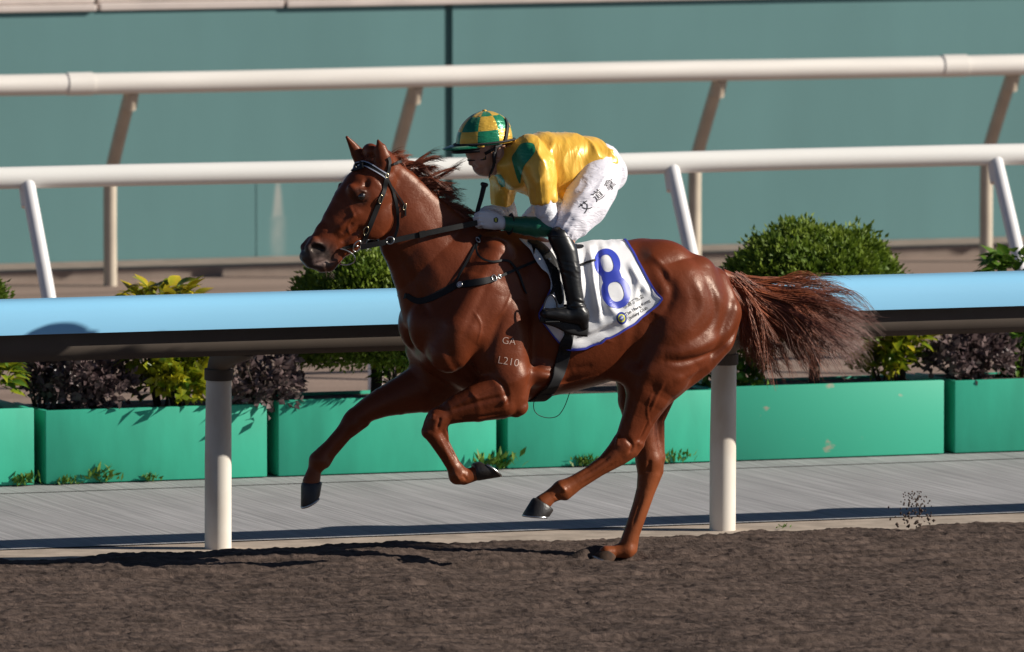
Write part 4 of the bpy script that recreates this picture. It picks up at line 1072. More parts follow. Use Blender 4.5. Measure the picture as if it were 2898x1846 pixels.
reins = root('reins', W(1200, 660, .1), 'black leather reins running from the bit to the white glove', 'reins')
def free_strap(name, pts, w_px, parent, m=None, thick=0.004, nr=(0.30, -0.95, 0.0), n=8):
    P = catmull([np.array(W(*q)) for q in pts], n)
    v, f = ribbon(P, [Vector(nr)] * len(P), w_px / PXM, thick)
    return auto_smooth(mesh_obj(name, v, f, m or M_leather, parent), 40)
free_strap('near_rein', [(1020, 700, .115), (1060, 692, .128), (1100, 684, .135), (1200, 662, .14), (1280, 645, .13), (1350, 631, .10)], 16, reins)
free_strap('rein_keeper', [(1186, 665, .146), (1203, 661, .146)], 19, reins, thick=0.007)
free_strap('far_rein', [(1020, 690, -.10), (1100, 676, -.125), (1200, 655, -.13), (1280, 640, -.12), (1375, 622, -.06)], 14, reins)
ring('rein_ring', W(1104, 681, .142), 11 / PXM, 10 / PXM, 0.003, M_steel, reins, radians(20))
strap('rein_loop', [(1354, 672), (1348, 705), (1360, 730), (1390, 742), (1430, 738), (1450, 752), (1468, 780), (1480, 815), (1488, 832)], [6, 6, 6, 6, 7, 8, 8, 6, 3], reins, off=0.006)

bp = root('breastplate', W(1300, 800, .2), 'black breastplate straps round the chest and shoulder of the horse', 'breastplate')
strap('chest_strap', [(1152, 836), (1180, 852), (1215, 846), (1255, 826), (1295, 806)], [15, 17, 19, 21, 20], bp, M_web, mirror=True, off=0.002, thick=0.006)
P, Nn = on_body([(1152, 836), (1180, 852)], 0.002)
P = [(P[0][0] - 0.009 * sin(pi * a), P[0][1] * (1 - 2 * a), P[0][2] - 0.012 * sin(pi * a)) for a in np.linspace(0, 1, 11)]
v, f = ribbon(P, [(-1, q[1] * 6, 0) for q in P], 15 / PXM, 0.006); auto_smooth(mesh_obj('chest_strap_front', v, f, M_web, bp), 40)
strap('shoulder_pad', [(1290, 808), (1330, 804), (1370, 796), (1398, 790)], [18, 22, 20, 17], bp, M_leather, mirror=True, off=0.003, thick=0.009)
strap('girth_strap', [(1395, 791), (1430, 776), (1480, 755), (1532, 733)], 8, bp, M_leather, mirror=True, off=0.004)
strap('neck_strap', [(1290, 800), (1302, 775), (1322, 740), (1338, 710), (1350, 688), (1360, 668)], 7, bp, M_leather, mirror=True, off=0.004)
for q, r in (((1304, 808), (8, 8)), ((1396, 789), (7, 9)), ((1410, 784), (4, 6)), ((1352, 684), (5, 9))):
    h, nn = hit(*q, None, 0.014); ring('buckle', h, r[0] / PXM, r[1] / PXM, 0.0028, M_steel, bp, 0.3, nn)
h, nn = hit(1304, 808, None, 0.013)
ring('rivet', h, 3.5 / PXM, 3.5 / PXM, 0.005, mat('pale_rivet', (0.6, 0.6, 0.68), rough=0.4), bp, 0, nn)

# ---- number cloth
M_cloth = mat('white_satin_cloth', (0.83, 0.83, 0.85), rough=0.42, spec=0.5, sheen=0.15, var=0.03, vscale=4, bump=0.22, bscale=7, bdist=0.02, bstretch=(0.8, 1, 2.2))
M_cblue = mat('blue_cloth_trim', (0.045, 0.060, 0.42), rough=0.5, spec=0.4)
M_ink = mat('black_print', (0.015, 0.015, 0.02), rough=0.6)
M_emb = mat('emblem_blue', (0.035, 0.055, 0.30), rough=0.5); M_emy = mat('emblem_yellow', (0.55, 0.56, 0.06), rough=0.5)
cloth_rt = root('number_cloth', W(1680, 690, 0), 'white saddle cloth with blue border and blue number eight on the horse', 'saddle cloth')
Ledge = catmull([np.array(q, float) for q in ((1470, 676), (1498, 710), (1512, 740), (1530, 766), (1552, 790), (1554, 818), (1538, 858), (1524, 892), (1540, 918), (1560, 944), (1584, 972))], 6)
Redge = catmull([np.array(q, float) for q in ((1764, 671), (1776, 698), (1796, 734), (1822, 773), (1850, 820), (1873, 847))], 12)
Bedge = catmull([np.array(q, float) for q in ((1584, 972), (1602, 985), (1630, 984), (1674, 972), (1732, 945), (1791, 910), (1850, 871), (1873, 847))], 8)
Tedge = np.array([(1470, 676), (1540, 688), (1640, 694), (1720, 690), (1764, 671)], float)
Tedge = catmull(list(Tedge), 8)
def samp(C, t):
    s = np.linalg.norm(np.diff(C, axis=0), axis=1); s = np.concatenate([[0], np.cumsum(s)]); s /= s[-1]
    return np.array([np.interp(t, s, C[:, k]) for k in range(2)])
NU, NV = 64, 50
cv_, cuv = [], []
for i in range(NU + 1):
    for j in range(NV + 1):
        u, v_ = i / NU, j / NV
        P = (1 - v_) * samp(Tedge, u) + v_ * samp(Bedge, u) + (1 - u) * samp(Ledge, v_) + u * samp(Redge, v_) - ((1 - u) * (1 - v_) * Tedge[0] + u * (1 - v_) * Tedge[-1] + (1 - u) * v_ * Bedge[0] + u * v_ * Bedge[-1])
        cuv.append(P)
hits = [hit(P[0], P[1], None, 0.0) for P in cuv]
pos = np.array([h[0][:] for h in hits]).reshape(NU + 1, NV + 1, 3); nor = np.array([h[1][:] for h in hits]).reshape(NU + 1, NV + 1, 3)
for _ in range(6):   # cloth bridges the hollows
    q = pos.copy(); q[1:-1, 1:-1] = (pos[:-2, 1:-1] + pos[2:, 1:-1] + pos[1:-1, :-2] + pos[1:-1, 2:]) / 4
    q[..., 1] = np.minimum(q[..., 1], pos[..., 1]); pos = q
    q = nor.copy(); q[1:-1, 1:-1] = (nor[:-2, 1:-1] + nor[2:, 1:-1] + nor[1:-1, :-2] + nor[1:-1, 2:]) / 4; nor = q
U, Vv = np.meshgrid(np.linspace(0, 1, NU + 1), np.linspace(0, 1, NV + 1), indexing='ij')
PX = np.array(cuv).reshape(NU + 1, NV + 1, 2)
def fold(x0, y0, x1, y1, w, h, s=1.0):
    """a soft fold running from (x0,y0) to (x1,y1)"""
    ax, ay = x1 - x0, y1 - y0; L2 = ax * ax + ay * ay
    t = ((PX[..., 0] - x0) * ax + (PX[..., 1] - y0) * ay) / L2
    dd = np.abs((PX[..., 0] - x0) * ay - (PX[..., 1] - y0) * ax) / math.sqrt(L2)
    return h * np.exp(-(dd / w) ** 2) * np.clip(np.minimum(t + 0.15, 1.15 - t) / 0.3, 0, 1)
fl = 0.010 + 0.006 * (vnoise(U * 4, Vv * 3, 0, 31) + 1) + 0.010 * Vv * (vnoise(U * 7, Vv * 1.5, 0, 32) + 0.6)
fl += fold(1665, 720, 1690, 900, 9, .016) + fold(1690, 700, 1700, 880, 8, -.008) + fold(1640, 945, 1780, 880, 10, .014) + fold(1630, 960, 1720, 930, 7, -.007) + fold(1720, 700, 1760, 690, 10, .012) + fold(1780, 760, 1830, 830, 11, .010) + fold(1800, 800, 1790, 880, 9, .008) + fold(1700, 850, 1760, 920, 10, .008) + fold(1540, 770, 1560, 840, 8, .010) + fold(1560, 870, 1600, 960, 9, .010)
fl = 0.012 + 1.7 * (fl - 0.012); fl = np.maximum(fl, 0.006); fl *= np.clip(Vv / 0.12, 0.25, 1)
pos = pos + nor * fl[..., None]
pos[..., 2] += 0.030 * np.exp(-((U - 0.72) / 0.16) ** 2) * np.exp(-(Vv / 0.10) ** 2)
pos[:, 0, 1] = np.minimum(pos[:, 0, 1], -0.002)
near = pos.reshape(-1, 3)
idx = np.arange((NU + 1) * (NV + 1)).reshape(NU + 1, NV + 1)
fq = np.stack([idx[:-1, :-1], idx[:-1, 1:], idx[1:, 1:], idx[1:, :-1]], -1).reshape(-1, 4)
far = near * np.array([1, -1, 1]); nn_ = len(near)
top = np.stack([idx[:-1, 0], idx[1:, 0], idx[1:, 0] + nn_, idx[:-1, 0] + nn_], 1)
cl = mesh_obj('cloth', np.concatenate([near, far]), np.concatenate([fq, fq[:, ::-1] + nn_, top]), M_cloth, cloth_rt)
sm = cl.modifiers.new('thick', 'SOLIDIFY'); sm.thickness = 0.003; sm.offset = -1
BV_C = BVHTree.FromPolygons([tuple(p) for p in near], [tuple(int(i) for i in q) for q in fq])
def hitc(px, py, bv, off):
    p, n, i, d = bv.ray_cast(CAM, ray(px, py))
    if p is None:
        p, n, i, d = bv.find_nearest(W(px, py, 0.28))
    if n.dot(CAM - p) < 0: n = -n
    return p + n * off
def trim(name, idxs, w_px, m, parent):
    P = [near[k] + nor.reshape(-1, 3)[k] * 0.002 for k in idxs]; Nn = [nor.reshape(-1, 3)[k] for k in idxs]
    v, f = ribbon(smooth3([Vector(q) for q in P], 1), Nn, w_px / PXM, 0.003); return auto_smooth(mesh_obj(name, v, f, m, parent), 40)
trim('border', list(idx[:, NV]), 6, M_cblue, cloth_rt)
trim('border', list(idx[NU, :]), 6, M_cblue, cloth_rt)
trim('border', list(idx[0, NV // 2:]), 4, M_cblue, cloth_rt)
def fill_mesh(loops, maxe=0.02):
    """filled flat outline with holes -> verts, tris fine enough to be draped"""
    cu = bpy.data.curves.new('tmp', 'CURVE'); cu.dimensions = '2D'; cu.fill_mode = 'BOTH'
    for lp in loops:
        sp = cu.splines.new('POLY'); sp.points.add(len(lp) - 1); sp.use_cyclic_u = True
        for q, p in zip(sp.points, lp): q.co = (p[0], p[1], 0, 1)
    return curve_to_tris(cu, maxe)
def curve_to_tris(cu, maxe):
    ob = bpy.data.objects.new('tmp', cu); COL.objects.link(ob)
    dg = bpy.context.evaluated_depsgraph_get(); dg.update()
    me = bpy.data.meshes.new_from_object(ob.evaluated_get(dg))
    bpy.data.objects.remove(ob)
    bm = bmesh.new(); bm.from_mesh(me); bpy.data.meshes.remove(me)
    bmesh.ops.remove_doubles(bm, verts=bm.verts, dist=1e-5)
    bmesh.ops.triangulate(bm, faces=bm.faces[:])
    for _ in range(6):
        long = [e for e in bm.edges if e.calc_length() > maxe]
        if not long: break
        bmesh.ops.subdivide_edges(bm, edges=long, cuts=1); bmesh.ops.triangulate(bm, faces=[f for f in bm.faces if len(f.verts) > 3])
    bm.verts.index_update()
    v = [q.co.copy() for q in bm.verts]; f = [[q.index for q in ff.verts] for ff in bm.faces]; bm.free()
    return v, f
def text_tris(s, size, maxe=1e9, bold=0.0, align='CENTER'):
    cu = bpy.data.curves.new('tmp', 'FONT'); cu.body = s; cu.size = size; cu.align_x = align; cu.align_y = 'CENTER'; cu.offset = bold; cu.resolution_u = 4
    return curve_to_tris(cu, maxe)
def drape(name, vf, ox, oy, rot, scale, bv, off, m, parent, shear=0.0):
    v, f = vf; out = []
    c, s = cos(rot), sin(rot)
    for q in v:
        a, b = (q.x + shear * q.y) * scale, q.y * scale
        out.append(hitc(ox + a * c - b * s, oy - (a * s + b * c), bv, off))
    o = mesh_obj(name, out, f, m, parent, True)
    return o
def ellipse(cx, cy, rx, ry, n=48, pw=2.0):
    out = []
    for t in np.linspace(0, 2 * pi, n, endpoint=False):
        a, b = cos(t), sin(t)
        out.append((cx + rx * math.copysign(abs(a) ** (2 / pw), a), cy + ry * math.copysign(abs(b) ** (2 / pw), b)))
    return out
# the figure 8 in photo pixels, upright, waist at the origin
o8 = []
for t in np.linspace(-0.75, pi + 0.75, 34): o8.append((36.5 * cos(t) * (1 if abs(cos(t)) < .9 else 1), 42 + 43 * sin(t)))
for t in np.linspace(pi - 0.85, 2 * pi + 0.85, 38): o8.append((41.5 * cos(t), -42 + 47 * sin(t)))
vf = fill_mesh([o8, ellipse(0, 43, 16.5, 24.5, 40, 2.6), ellipse(0, -41, 21, 28, 40, 2.6)], 8.0)
drape('number', vf, 1731, 787, radians(17.5), 1.0, BV_C, 0.0025, mat('number_blue', (0.035, 0.06, 0.46), rough=0.45), cloth_rt)
TH = radians(31)
for s_, cx, cy, sz in (('香港賽馬會', 1793, 855, 12.5), ('The Hong Kong', 1804, 871, 12.5), ('Jockey Club', 1806, 886, 12.5)):
    drape('lettering', text_tris(s_, sz, bold=0.12), cx, cy, TH, 1.0 if s_[0] != '香' else 1.08, BV_C, 0.002, M_ink, cloth_rt)
drape('emblem', fill_mesh([ellipse(0, 0, 14.5, 17.5, 30)], 6), 1759, 901, radians(8), 1.0, BV_C, 0.0012, M_emb, cloth_rt)
drape('emblem_ring', fill_mesh([ellipse(0, 0, 10, 11, 30), ellipse(0, 0.5, 6, 7, 24)], 5), 1759, 901, radians(8), 1.0, BV_C, 0.0018, M_emy, cloth_rt)
drape('emblem_cross', fill_mesh([[(-5, -1), (-1, -1), (-1, -5.5), (1, -5.5), (1, -1), (5, -1), (5, 1), (1, 1), (1, 5.5), (-1, 5.5), (-1, 1), (-5, 1)]], 5), 1759, 901, radians(20), 1.0, BV_C, 0.0018, M_leather_w, cloth_rt)

# ---- saddle, girth, stirrup
saddle = root('saddle', W(1580, 690, 0), 'small black racing saddle with girth and stirrups under the jockey', 'saddle')
def both_bv(va, fa, vb, fb):
    k = len(va); return BVHTree.FromPolygons([tuple(p) for p in va] + [tuple(p) for p in vb], [tuple(int(i) for i in q) for q in fa] + [tuple(int(i) + k for i in q) for q in fb])
BV_HC = both_bv(hv, hfac, near, fq[:, ::-1])
strap('girth', [(1608, 860), (1611, 900), (1609, 932), (1603, 970), (1594, 1005), (1582, 1045), (1565, 1085), (1545, 1110)], [30, 32, 33, 36, 38, 40, 44, 48], saddle, M_web, off=0.008, thick=0.006, mirror=True, n=10, bv=BV_HC)
strap('girth_patch', [(1601, 975), (1596, 1003)], 16, saddle, M_leather, off=0.0155, thick=0.002, bv=BV_HC)
h0 = [hit(*q, None, 0.010)[0] for q in ((1545, 1110), (1556, 1100))]
zb_ = min(q.z for q in h0)
P = []
for a in np.linspace(0, 1, 13):
    p = h0[0]; P.append((p.x - 0.012 * sin(pi * a), p.y + (-2 * p.y) * a, p.z - 0.045 * sin(pi * a)))
v, f = ribbon(P, [(0, 0.0 + (q[1]) * 4, -1) for q in P], 0.085, 0.006); auto_smooth(mesh_obj('girth_bottom', v, f, M_web, saddle), 40)
# flap draped beside the withers
fp_ = [(1492, 684), (1516, 682), (1536, 692), (1560, 716), (1580, 752), (1586, 800), (1592, 850), (1580, 860), (1566, 822), (1556, 780), (1540, 738), (1520, 708)]
BVHC = BVHTree.FromPolygons([tuple(p) for p in near], [tuple(int(i) for i in q) for q in fq])
fm = fill_mesh([[(a - 1540, -(b - 760)) for a, b in catmull([np.array(q, float) for q in fp_], 4, True)]], 12)
fo = drape('flap', fm, 1540, 760, 0, 1.0, BV_C, 0.008, M_leather, saddle); so = fo.modifiers.new('thick', 'SOLIDIFY'); so.thickness = 0.005
fo2 = mesh_obj('flap', [(q.co.x, -q.co.y, q.co.z) for q in fo.data.vertices], [tuple(reversed(p.vertices[:])) for p in fo.data.polygons], M_leather, saddle); so = fo2.modifiers.new('thick', 'SOLIDIFY'); so.thickness = 0.005
sf = Field(np.array(W(1490, 700, .16)) - [0.02, 0, 0.06], np.array(W(1660, 640, -.16)) + [0.03, 0.02, 0.03], 0.008)
sf.lo[1] = -0.18; sf.__init__(sf.lo, [W(1670, 640, 0).x + 0.05, 0.18, W(1490, 640, 0).z], 0.008)
sf.add(P_loft([(W(px, 700).x, W(px, t).z, W(px, b).z, w, 0) for px, t, b, w in ((1500, 688, 700, .03), (1512, 678, 715, .07), (1540, 682, 722, .10), (1590, 692, 726, .12), (1640, 690, 722, .10), (1660, 694, 712, .05))]), 0)
sv, sfc = sf.mesh(1); mesh_obj('seat', sv, sfc, M_leather, saddle)
strap('surcingle', [(1640, 752), (1660, 745), (1682, 737)], 7, saddle, M_leather, off=0.004, bv=BV_C, n=6)
for q in ((1569, 717), (1554, 737)):
    ring('rivet', hitc(*q, BV_C, 0.014), 2 / PXM, 2 / PXM, 0.004, M_steel, saddle)
YS = 0.335
strap('stirrup_leather', [(1572, 760), (1566, 800), (1560, 832)], 9, saddle, M_leather, off=0.012, bv=BV_C, n=6)
for s in (1, -1):
    pts = [W(*q, YS) for q in ((1541, 906), (1539, 872), (1546, 845), (1559, 834), (1571, 846), (1577, 872), (1576, 912))]
    pts = [Vector((p.x, s * p.y, p.z)) for p in pts]
    pts = [Vector(q) for q in catmull([np.array(p) for p in pts], 5)]
    MB().tube(pts, 0.0045, 8).build('stirrup_iron', mat('dark_steel', (0.10, 0.10, 0.11), rough=0.3, metal=1.0), saddle, True)
    a, b = pts[0], pts[-1]
    MB().box((min(a.x, b.x) - 0.006, a.y - 0.028, a.z - 0.012), (max(a.x, b.x) + 0.006, a.y + 0.028, a.z - 0.004), 0.003).build('stirrup_tread', M_leather, saddle)
pts = [W(*q) for q in ((1516, 1125, .12), (1510, 1145, .12), (1514, 1165, .12), (1530, 1178, .12), (1556, 1183, .12), (1580, 1176, .12), (1598, 1150, .12), (1612, 1112, .12))]
MB().tube([tuple(q) for q in catmull([np.array(p) for p in pts], 6)], 0.0022, 6).build('loose_strap_end', M_leather, saddle, True)
# brand marks clipped into the coat of the shoulder
M_brand = mat('brand_hair', (0.52, 0.36, 0.30), rough=0.7)
for s_, cx, cy, sz, ro in (('GA', 1440, 966, 28, -6), ('L210', 1439, 1024, 31, -10)):
    drape('brand_mark', text_tris(s_, sz, 6.0, bold=-0.45), cx, cy, radians(ro), 1.0, BV_H, 0.0012, M_brand, horse)
# ================================================================== THE JOCKEY
def satin(name, col, r=0.34, bs=16, bstr=0.5, rot=0.0, met=0.15, str_=(1, 1, 3.2)):
    m = mat(name, col, rough=r, spec=0.6, metal=met, sheen=0.2)
    nt = m.node_tree; N = nt.nodes; L = nt.links; b = N['Principled BSDF']
    tc = N.new('ShaderNodeTexCoord'); mp = N.new('ShaderNodeMapping'); mp.inputs['Scale'].default_value = str_; mp.inputs['Rotation'].default_value = (0, rot, 0)
    L.new(tc.outputs['Object'], mp.inputs[0])
    n = N.new('ShaderNodeTexNoise'); n.inputs['Scale'].default_value = bs; n.inputs['Detail'].default_value = 2.5; n.inputs['Distortion'].default_value = 1.2; L.new(mp.outputs[0], n.inputs['Vector'])
    bp_ = N.new('ShaderNodeBump'); bp_.inputs['Strength'].default_value = bstr; bp_.inputs['Distance'].default_value = 0.012; L.new(n.outputs['Fac'], bp_.inputs['Height'])
    L.new(bp_.outputs[0], b.inputs['Normal']); return m
M_silk = satin('yellow_satin', (0.84, 0.47, 0.05), 0.33, 9, 0.34, radians(25), 0.12, (2.4, 1, 0.8))
M_silk_g = satin('green_satin', (0.0, 0.23, 0.105), 0.33, 12, 0.4, radians(25), 0.2)
M_fore = satin('dark_green_sleeve', (0.0, 0.125, 0.062), 0.36, 16, 0.3, radians(-50), 0.1)
M_breech = satin('white_breeches', (0.74, 0.72, 0.80), 0.5, 14, 0.55, radians(-40), 0.0, (1, 1, 3.0))
M_under_s = satin('white_sleeve', (0.76, 0.76, 0.82), 0.45, 14, 0.5, radians(-60), 0.0)
M_glove = mat('white_glove', (0.72, 0.73, 0.78), rough=0.55, bump=0.2, bscale=60, bdist=0.004)
M_boot = mat('black_boot', (0.007, 0.007, 0.008), rough=0.36, spec=0.45, bump=0.2, bscale=14, bdist=0.008, bstretch=(0.6, 1, 1.6))
M_skin = mat('skin', (0.44, 0.24, 0.165), rough=0.5, spec=0.4, sss=0.15, var=0.12, vscale=30, bump=0.1, bscale=180, bdist=0.001)
M_lens = mat('goggle_lens', (0.20, 0.12, 0.03), rough=0.05, spec=0.8, coat=1.0, coat_rough=0.02)
M_band = mat('black_elastic', (0.012, 0.012, 0.014), rough=0.7)
jk = root('person', W(1600, 690, 0), 'jockey in yellow and green silks crouching over the galloping horse', 'person')
def fmesh(name, prims, lo, hi, h, m, relax=2, disp=None, cuts=()):
    fd = Field(lo, hi, h)
    for p, k in prims: fd.add(p, k)
    for p, k in cuts: fd.cut(p, k)
    v, f = fd.mesh(relax)
    if disp: v = disp(v, f)
    o = mesh_obj(name, v, f, m, jk)
    return o, v, f
def bounds(rows, pad=0.05):
    a = np.array([q[:3] for q in rows]); r = max(q[3] for q in rows)
    return a.min(0) - r - pad, a.max(0) + r + pad
def allb(*ch):
    los, his = zip(*(bounds(wc(c)) for c in ch)); return np.min(los, 0), np.max(his, 0)
# --- body (skin): one continuous figure under the clothes
head = [(1376, 392, 0, 60, 1.3), (1370, 420, 0, 56, 1.25), (1362, 450, 0, 34, 1.0), (1368, 474, 0, 25, .9)]
jaw = [(1408, 440, 0, 34, .95), (1400, 470, 0, 26, .85), (1382, 486, 0, 13, .6)]
nose = [(1337, 440, 0, 7, 1.0), (1332, 462, 0, 7, .8)]
lips = [(1350, 478, 0, 11, .7), (1358, 484, 0, 11, .7)]
neck = [(1408, 452, 0, 32, 1.0), (1450, 462, 0, 38, 1.0), (1485, 462, 0, 45, .9)]
spine = [(1490, 465, 0, 62, .9), (1560, 465, 0, 64, .9), (1640, 458, 0, 56, .9), (1695, 480, 0, 54, .8)]
n_arm = [(1515, 450, .15, 36), (1535, 560, .21, 23), (1564, 648, .22, 18), (1480, 640, .15, 18), (1425, 632, .09, 13), (1385, 624, .07, 12)]
f_arm = [(1440, 485, -.14, 30), (1423, 570, -.21, 20), (1446, 636, -.2, 15), (1420, 632, -.12, 15), (1395, 616, -.05, 13)]
n_leg = [(1690, 490, .10, 56), (1640, 578, .19, 45), (1606, 650, .275, 24), (1604, 725, .31, 20), (1622, 840, .335, 18), (1632, 900, .34, 16), (1565, 888, .335, 12)]
f_leg = [(1680, 490, -.10, 56), (1570, 590, -.19, 45), (1500, 650, -.27, 28), (1512, 750, -.31, 22), (1530, 850, -.33, 18), (1535, 900, -.335, 16), (1470, 888, -.33, 12)]
chs = [head, jaw, nose, lips, neck, spine, n_arm, f_arm, n_leg, f_leg]
lo, hi = allb(*chs)
fd = Field(lo, hi, 0.0062)
for c_, k_ in zip(chs, (0, .02, .008, .01, .03, .03, .03, .03, .03, .03)): fd.add(T(c_), k_)
fd.add(E(1338, 432, 0, .018, .05, .012), .012)                      # brow
fd.add(E(1362, 458, .045, .03, .018, .022), .02); fd.add(E(1362, 458, -.045, .03, .018, .022), .02)   # cheekbones
fd.cut(T([(1340, 470, .0, 3, .5), (1352, 472, .05, 3, .5)]), .004)
fd.cut(T([(1344, 480.5, .0, 1.6, .4), (1358, 481, .04, 1.6, .4)]), .004)
for s in (1, -1):
    fd.add(E(1412, 434, s * .083, .016, .012, .032, -12), .006); fd.cut(E(1412, 434, s * .098, .008, .009, .021, -12), .005)
v, f = fd.mesh(2)
body = mesh_obj('body', v, f, M_skin, jk)
# --- breeches
bn = [(1694, 484, .075, 67, 1.05), (1680, 530, .14, 69, 1.1), (1655, 580, .195, 66, 1.1), (1624, 626, .25, 50, 1.05), (1604, 654, .275, 38, 1.0), (1592, 670, .285, 31, 1.0)]
bf = [(1685, 482, -.075, 66, 1.05), (1640, 535, -.14, 62, 1.05), (1570, 588, -.195, 55, 1.05), (1510, 636, -.25, 42, 1.05), (1500, 668, -.285, 31, 1.0)]
seat = [(1690, 462, .0, 62, .62), (1714, 490, .0, 56, .60)]
lo, hi = allb(bn, bf, seat)
def wrinkle(freq, amp, ang, seed, wx=1.0):
    def fn(v, f):
        n = normals_of(v, f); ca, sa = cos(ang), sin(ang)
        a = v[:, 0] * ca + v[:, 2] * sa; b = -v[:, 0] * sa + v[:, 2] * ca
        wob = vnoise(a * 9, b * 9, v[:, 1] * 9, seed) * 0.9
        w = 1 - 2 * np.abs(vnoise(b * freq + wob * 1.5, a * 7, v[:, 1] * 7, seed + 1)) ** 0.7
        return v + n * (amp * w)[:, None]
    return fn
br_o, bv_, bf_ = fmesh('breeches', [(T(seat), 0), (T(bn), .03), (T(bf), .03)], lo, hi, 0.0065, M_breech, 2, wrinkle(26, .0032, radians(52), 41))
BV_B = BVHTree.FromPolygons([tuple(p) for p in bv_], [tuple(int(i) for i in q) for q in bf_])
for s_, cx, cy in (('艾', 1658, 587), ('道', 1693, 555), ('拿', 1727, 525)):
    drape('lettering', text_tris(s_, 32, 5.0, bold=0.1), cx, cy, radians(38), 1.0, BV_B, 0.002, M_ink, br_o)
# --- silks
rows = []
for px, t, b, w in ((1398, 452, 492, .05), (1412, 424, 510, .09), (1440, 398, 532, .14), (1490, 384, 552, .168), (1540, 377, 566, .172), (1590, 377, 570, .17), (1640, 380, 552, .166), (1680, 388, 528, .162), (1705, 404, 508, .155), (1719, 428, 486, .135), (1722, 450, 470, .10)):
    a, c = W(px, t), W(px, b); rows.append((a.x, a.z, c.z, w * 0.93, -0.014))
sn = [(1498, 432, .13, 46, 1.0), (1520, 468, .18, 46, 1.0), (1532, 515, .205, 42, 1.0), (1538, 562, .215, 36, 1.0)]
sfar = [(1448, 470, -.10, 44, 1.0), (1432, 492, -.16, 42, 1.0), (1424, 530, -.20, 38, 1.0), (1420, 572, -.215, 31, 1.0)]
lo1, hi1 = allb(sn, sfar)
lo = np.minimum(lo1, [W(1385, 500).x, -.23, W(1500, 600).z]); hi = np.maximum(hi1, [W(1735, 500).x + .02, .23, W(1500, 350).z])
def silkfold(v, f):
    n = normals_of(v, f)
    a = v[:, 0] * 0.96 + v[:, 2] * 0.25
    wob = vnoise(v[:, 0] * 6, v[:, 1] * 6, v[:, 2] * 6, 51)
    c_ = -v[:, 0] * 0.25 + v[:, 2] * 0.96
    w = 1 - 2 * np.abs(vnoise(a * 13 + wob * 1.3, v[:, 1] * 4, c_ * 4.0 + wob, 52)) ** 0.8
    w2 = 1 - 2 * np.abs(vnoise(a * 26 - c_ * 9 + wob * 2, v[:, 1] * 8, c_ * 9, 54)) ** 0.8
    return v + n * (0.0105 * w + 0.003 * w2 + 0.003 * vnoise(v[:, 0] * 16, v[:, 1] * 16, v[:, 2] * 16, 53))[:, None]
cutn, cutf = W(1545, 600, .22), W(1415, 606, -.215)
sk_o, skv, skf = fmesh('silks', [(P_loft(rows, 2.0), 0), (T(sn), .02), (T(sfar), .03), (T([(1600, 556, .13, 16, 1), (1650, 530, .14, 18, 1), (1690, 508, .13, 16, 1), (1712, 480, .11, 14, 1)]), .02)], lo, hi, 0.0062, M_silk, 2, silkfold,
                       [(P_ell(cutn, (.10, .10, .052)), .006), (P_ell(cutf, (.10, .10, .052)), .006), (T([(1405, 452, 0, 30, 1.0), (1425, 455, 0, 30, 1.0)]), .006)])
BV_S = BVHTree.FromPolygons([tuple(p) for p in skv], [tuple(int(i) for i in q) for q in skf])
pt = [(1472, 410), (1490, 404), (1510, 408), (1515, 428), (1502, 448), (1484, 470), (1476, 496), (1472, 520), (1462, 500), (1454, 470), (1449, 446), (1460, 428)]
drape('green_patch', fill_mesh([[(a - 1480, 450 - b) for a, b in catmull([np.array(q, float) for q in pt], 3, True)]], 6), 1480, 450, 0, 1.0, BV_S, 0.002, M_silk_g, sk_o)
pt = [(1402, 494), (1418, 494), (1428, 510), (1430, 527), (1420, 530), (1410, 515)]
drape('green_patch', fill_mesh([[(a - 1415, 510 - b) for a, b in pt]], 6), 1415, 510, 0, 1.0, BV_S, 0.002, M_silk_g, sk_o)
# --- sleeves, gloves
us = [(1538, 548, .215, 32, 1), (1546, 600, .22, 30, 1), (1562, 645, .222, 23, 1)]
lo, hi = allb(us); fmesh('undersleeve', [(T(us), 0), (T([(1562, 645, .222, 23, 1), (1572, 656, .222, 14, 1)]), .01)], lo, hi, 0.005, M_under_s, 2, wrinkle(30, .003, radians(60), 43))
us = [(1422, 560, -.215, 28, 1), (1436, 600, -.21, 27, 1), (1450, 640, -.2, 22, 1)]
lo, hi = allb(us); fmesh('undersleeve', [(T(us), 0)], lo, hi, 0.006, M_under_s, 2, wrinkle(30, .003, radians(60), 44))
fa = [(1556, 648, .225, 22, 1), (1520, 642, .195, 30, 1), (1478, 638, .15, 26, 1), (1440, 634, .105, 22, 1), (1424, 632, .09, 21, 1)]
lo, hi = allb(fa); fmesh('forearm_sleeve', [(T(fa), 0)], lo, hi, 0.005, M_fore, 2, wrinkle(20, .0025, radians(-55), 45), [(E(1418, 632, .085, .012, .06, .06), .004)])
fa = [(1450, 638, -.2, 21, 1), (1430, 630, -.14, 22, 1), (1415, 622, -.085, 18, 1)]
lo, hi = allb(fa); fmesh('forearm_sleeve', [(T(fa), 0)], lo, hi, 0.006, M_fore, 2)
P = [W(1444, 634, .108) + Vector((0.006 * sin(t), 0.0455 * cos(t) * 1.0, 0.0455 * sin(t))) for t in np.linspace(0, 2 * pi, 28, endpoint=False)]
MB().tube(P, 0.010, 8, closed=True, flat=0.35).build('wrist_band', M_band, jk, True)
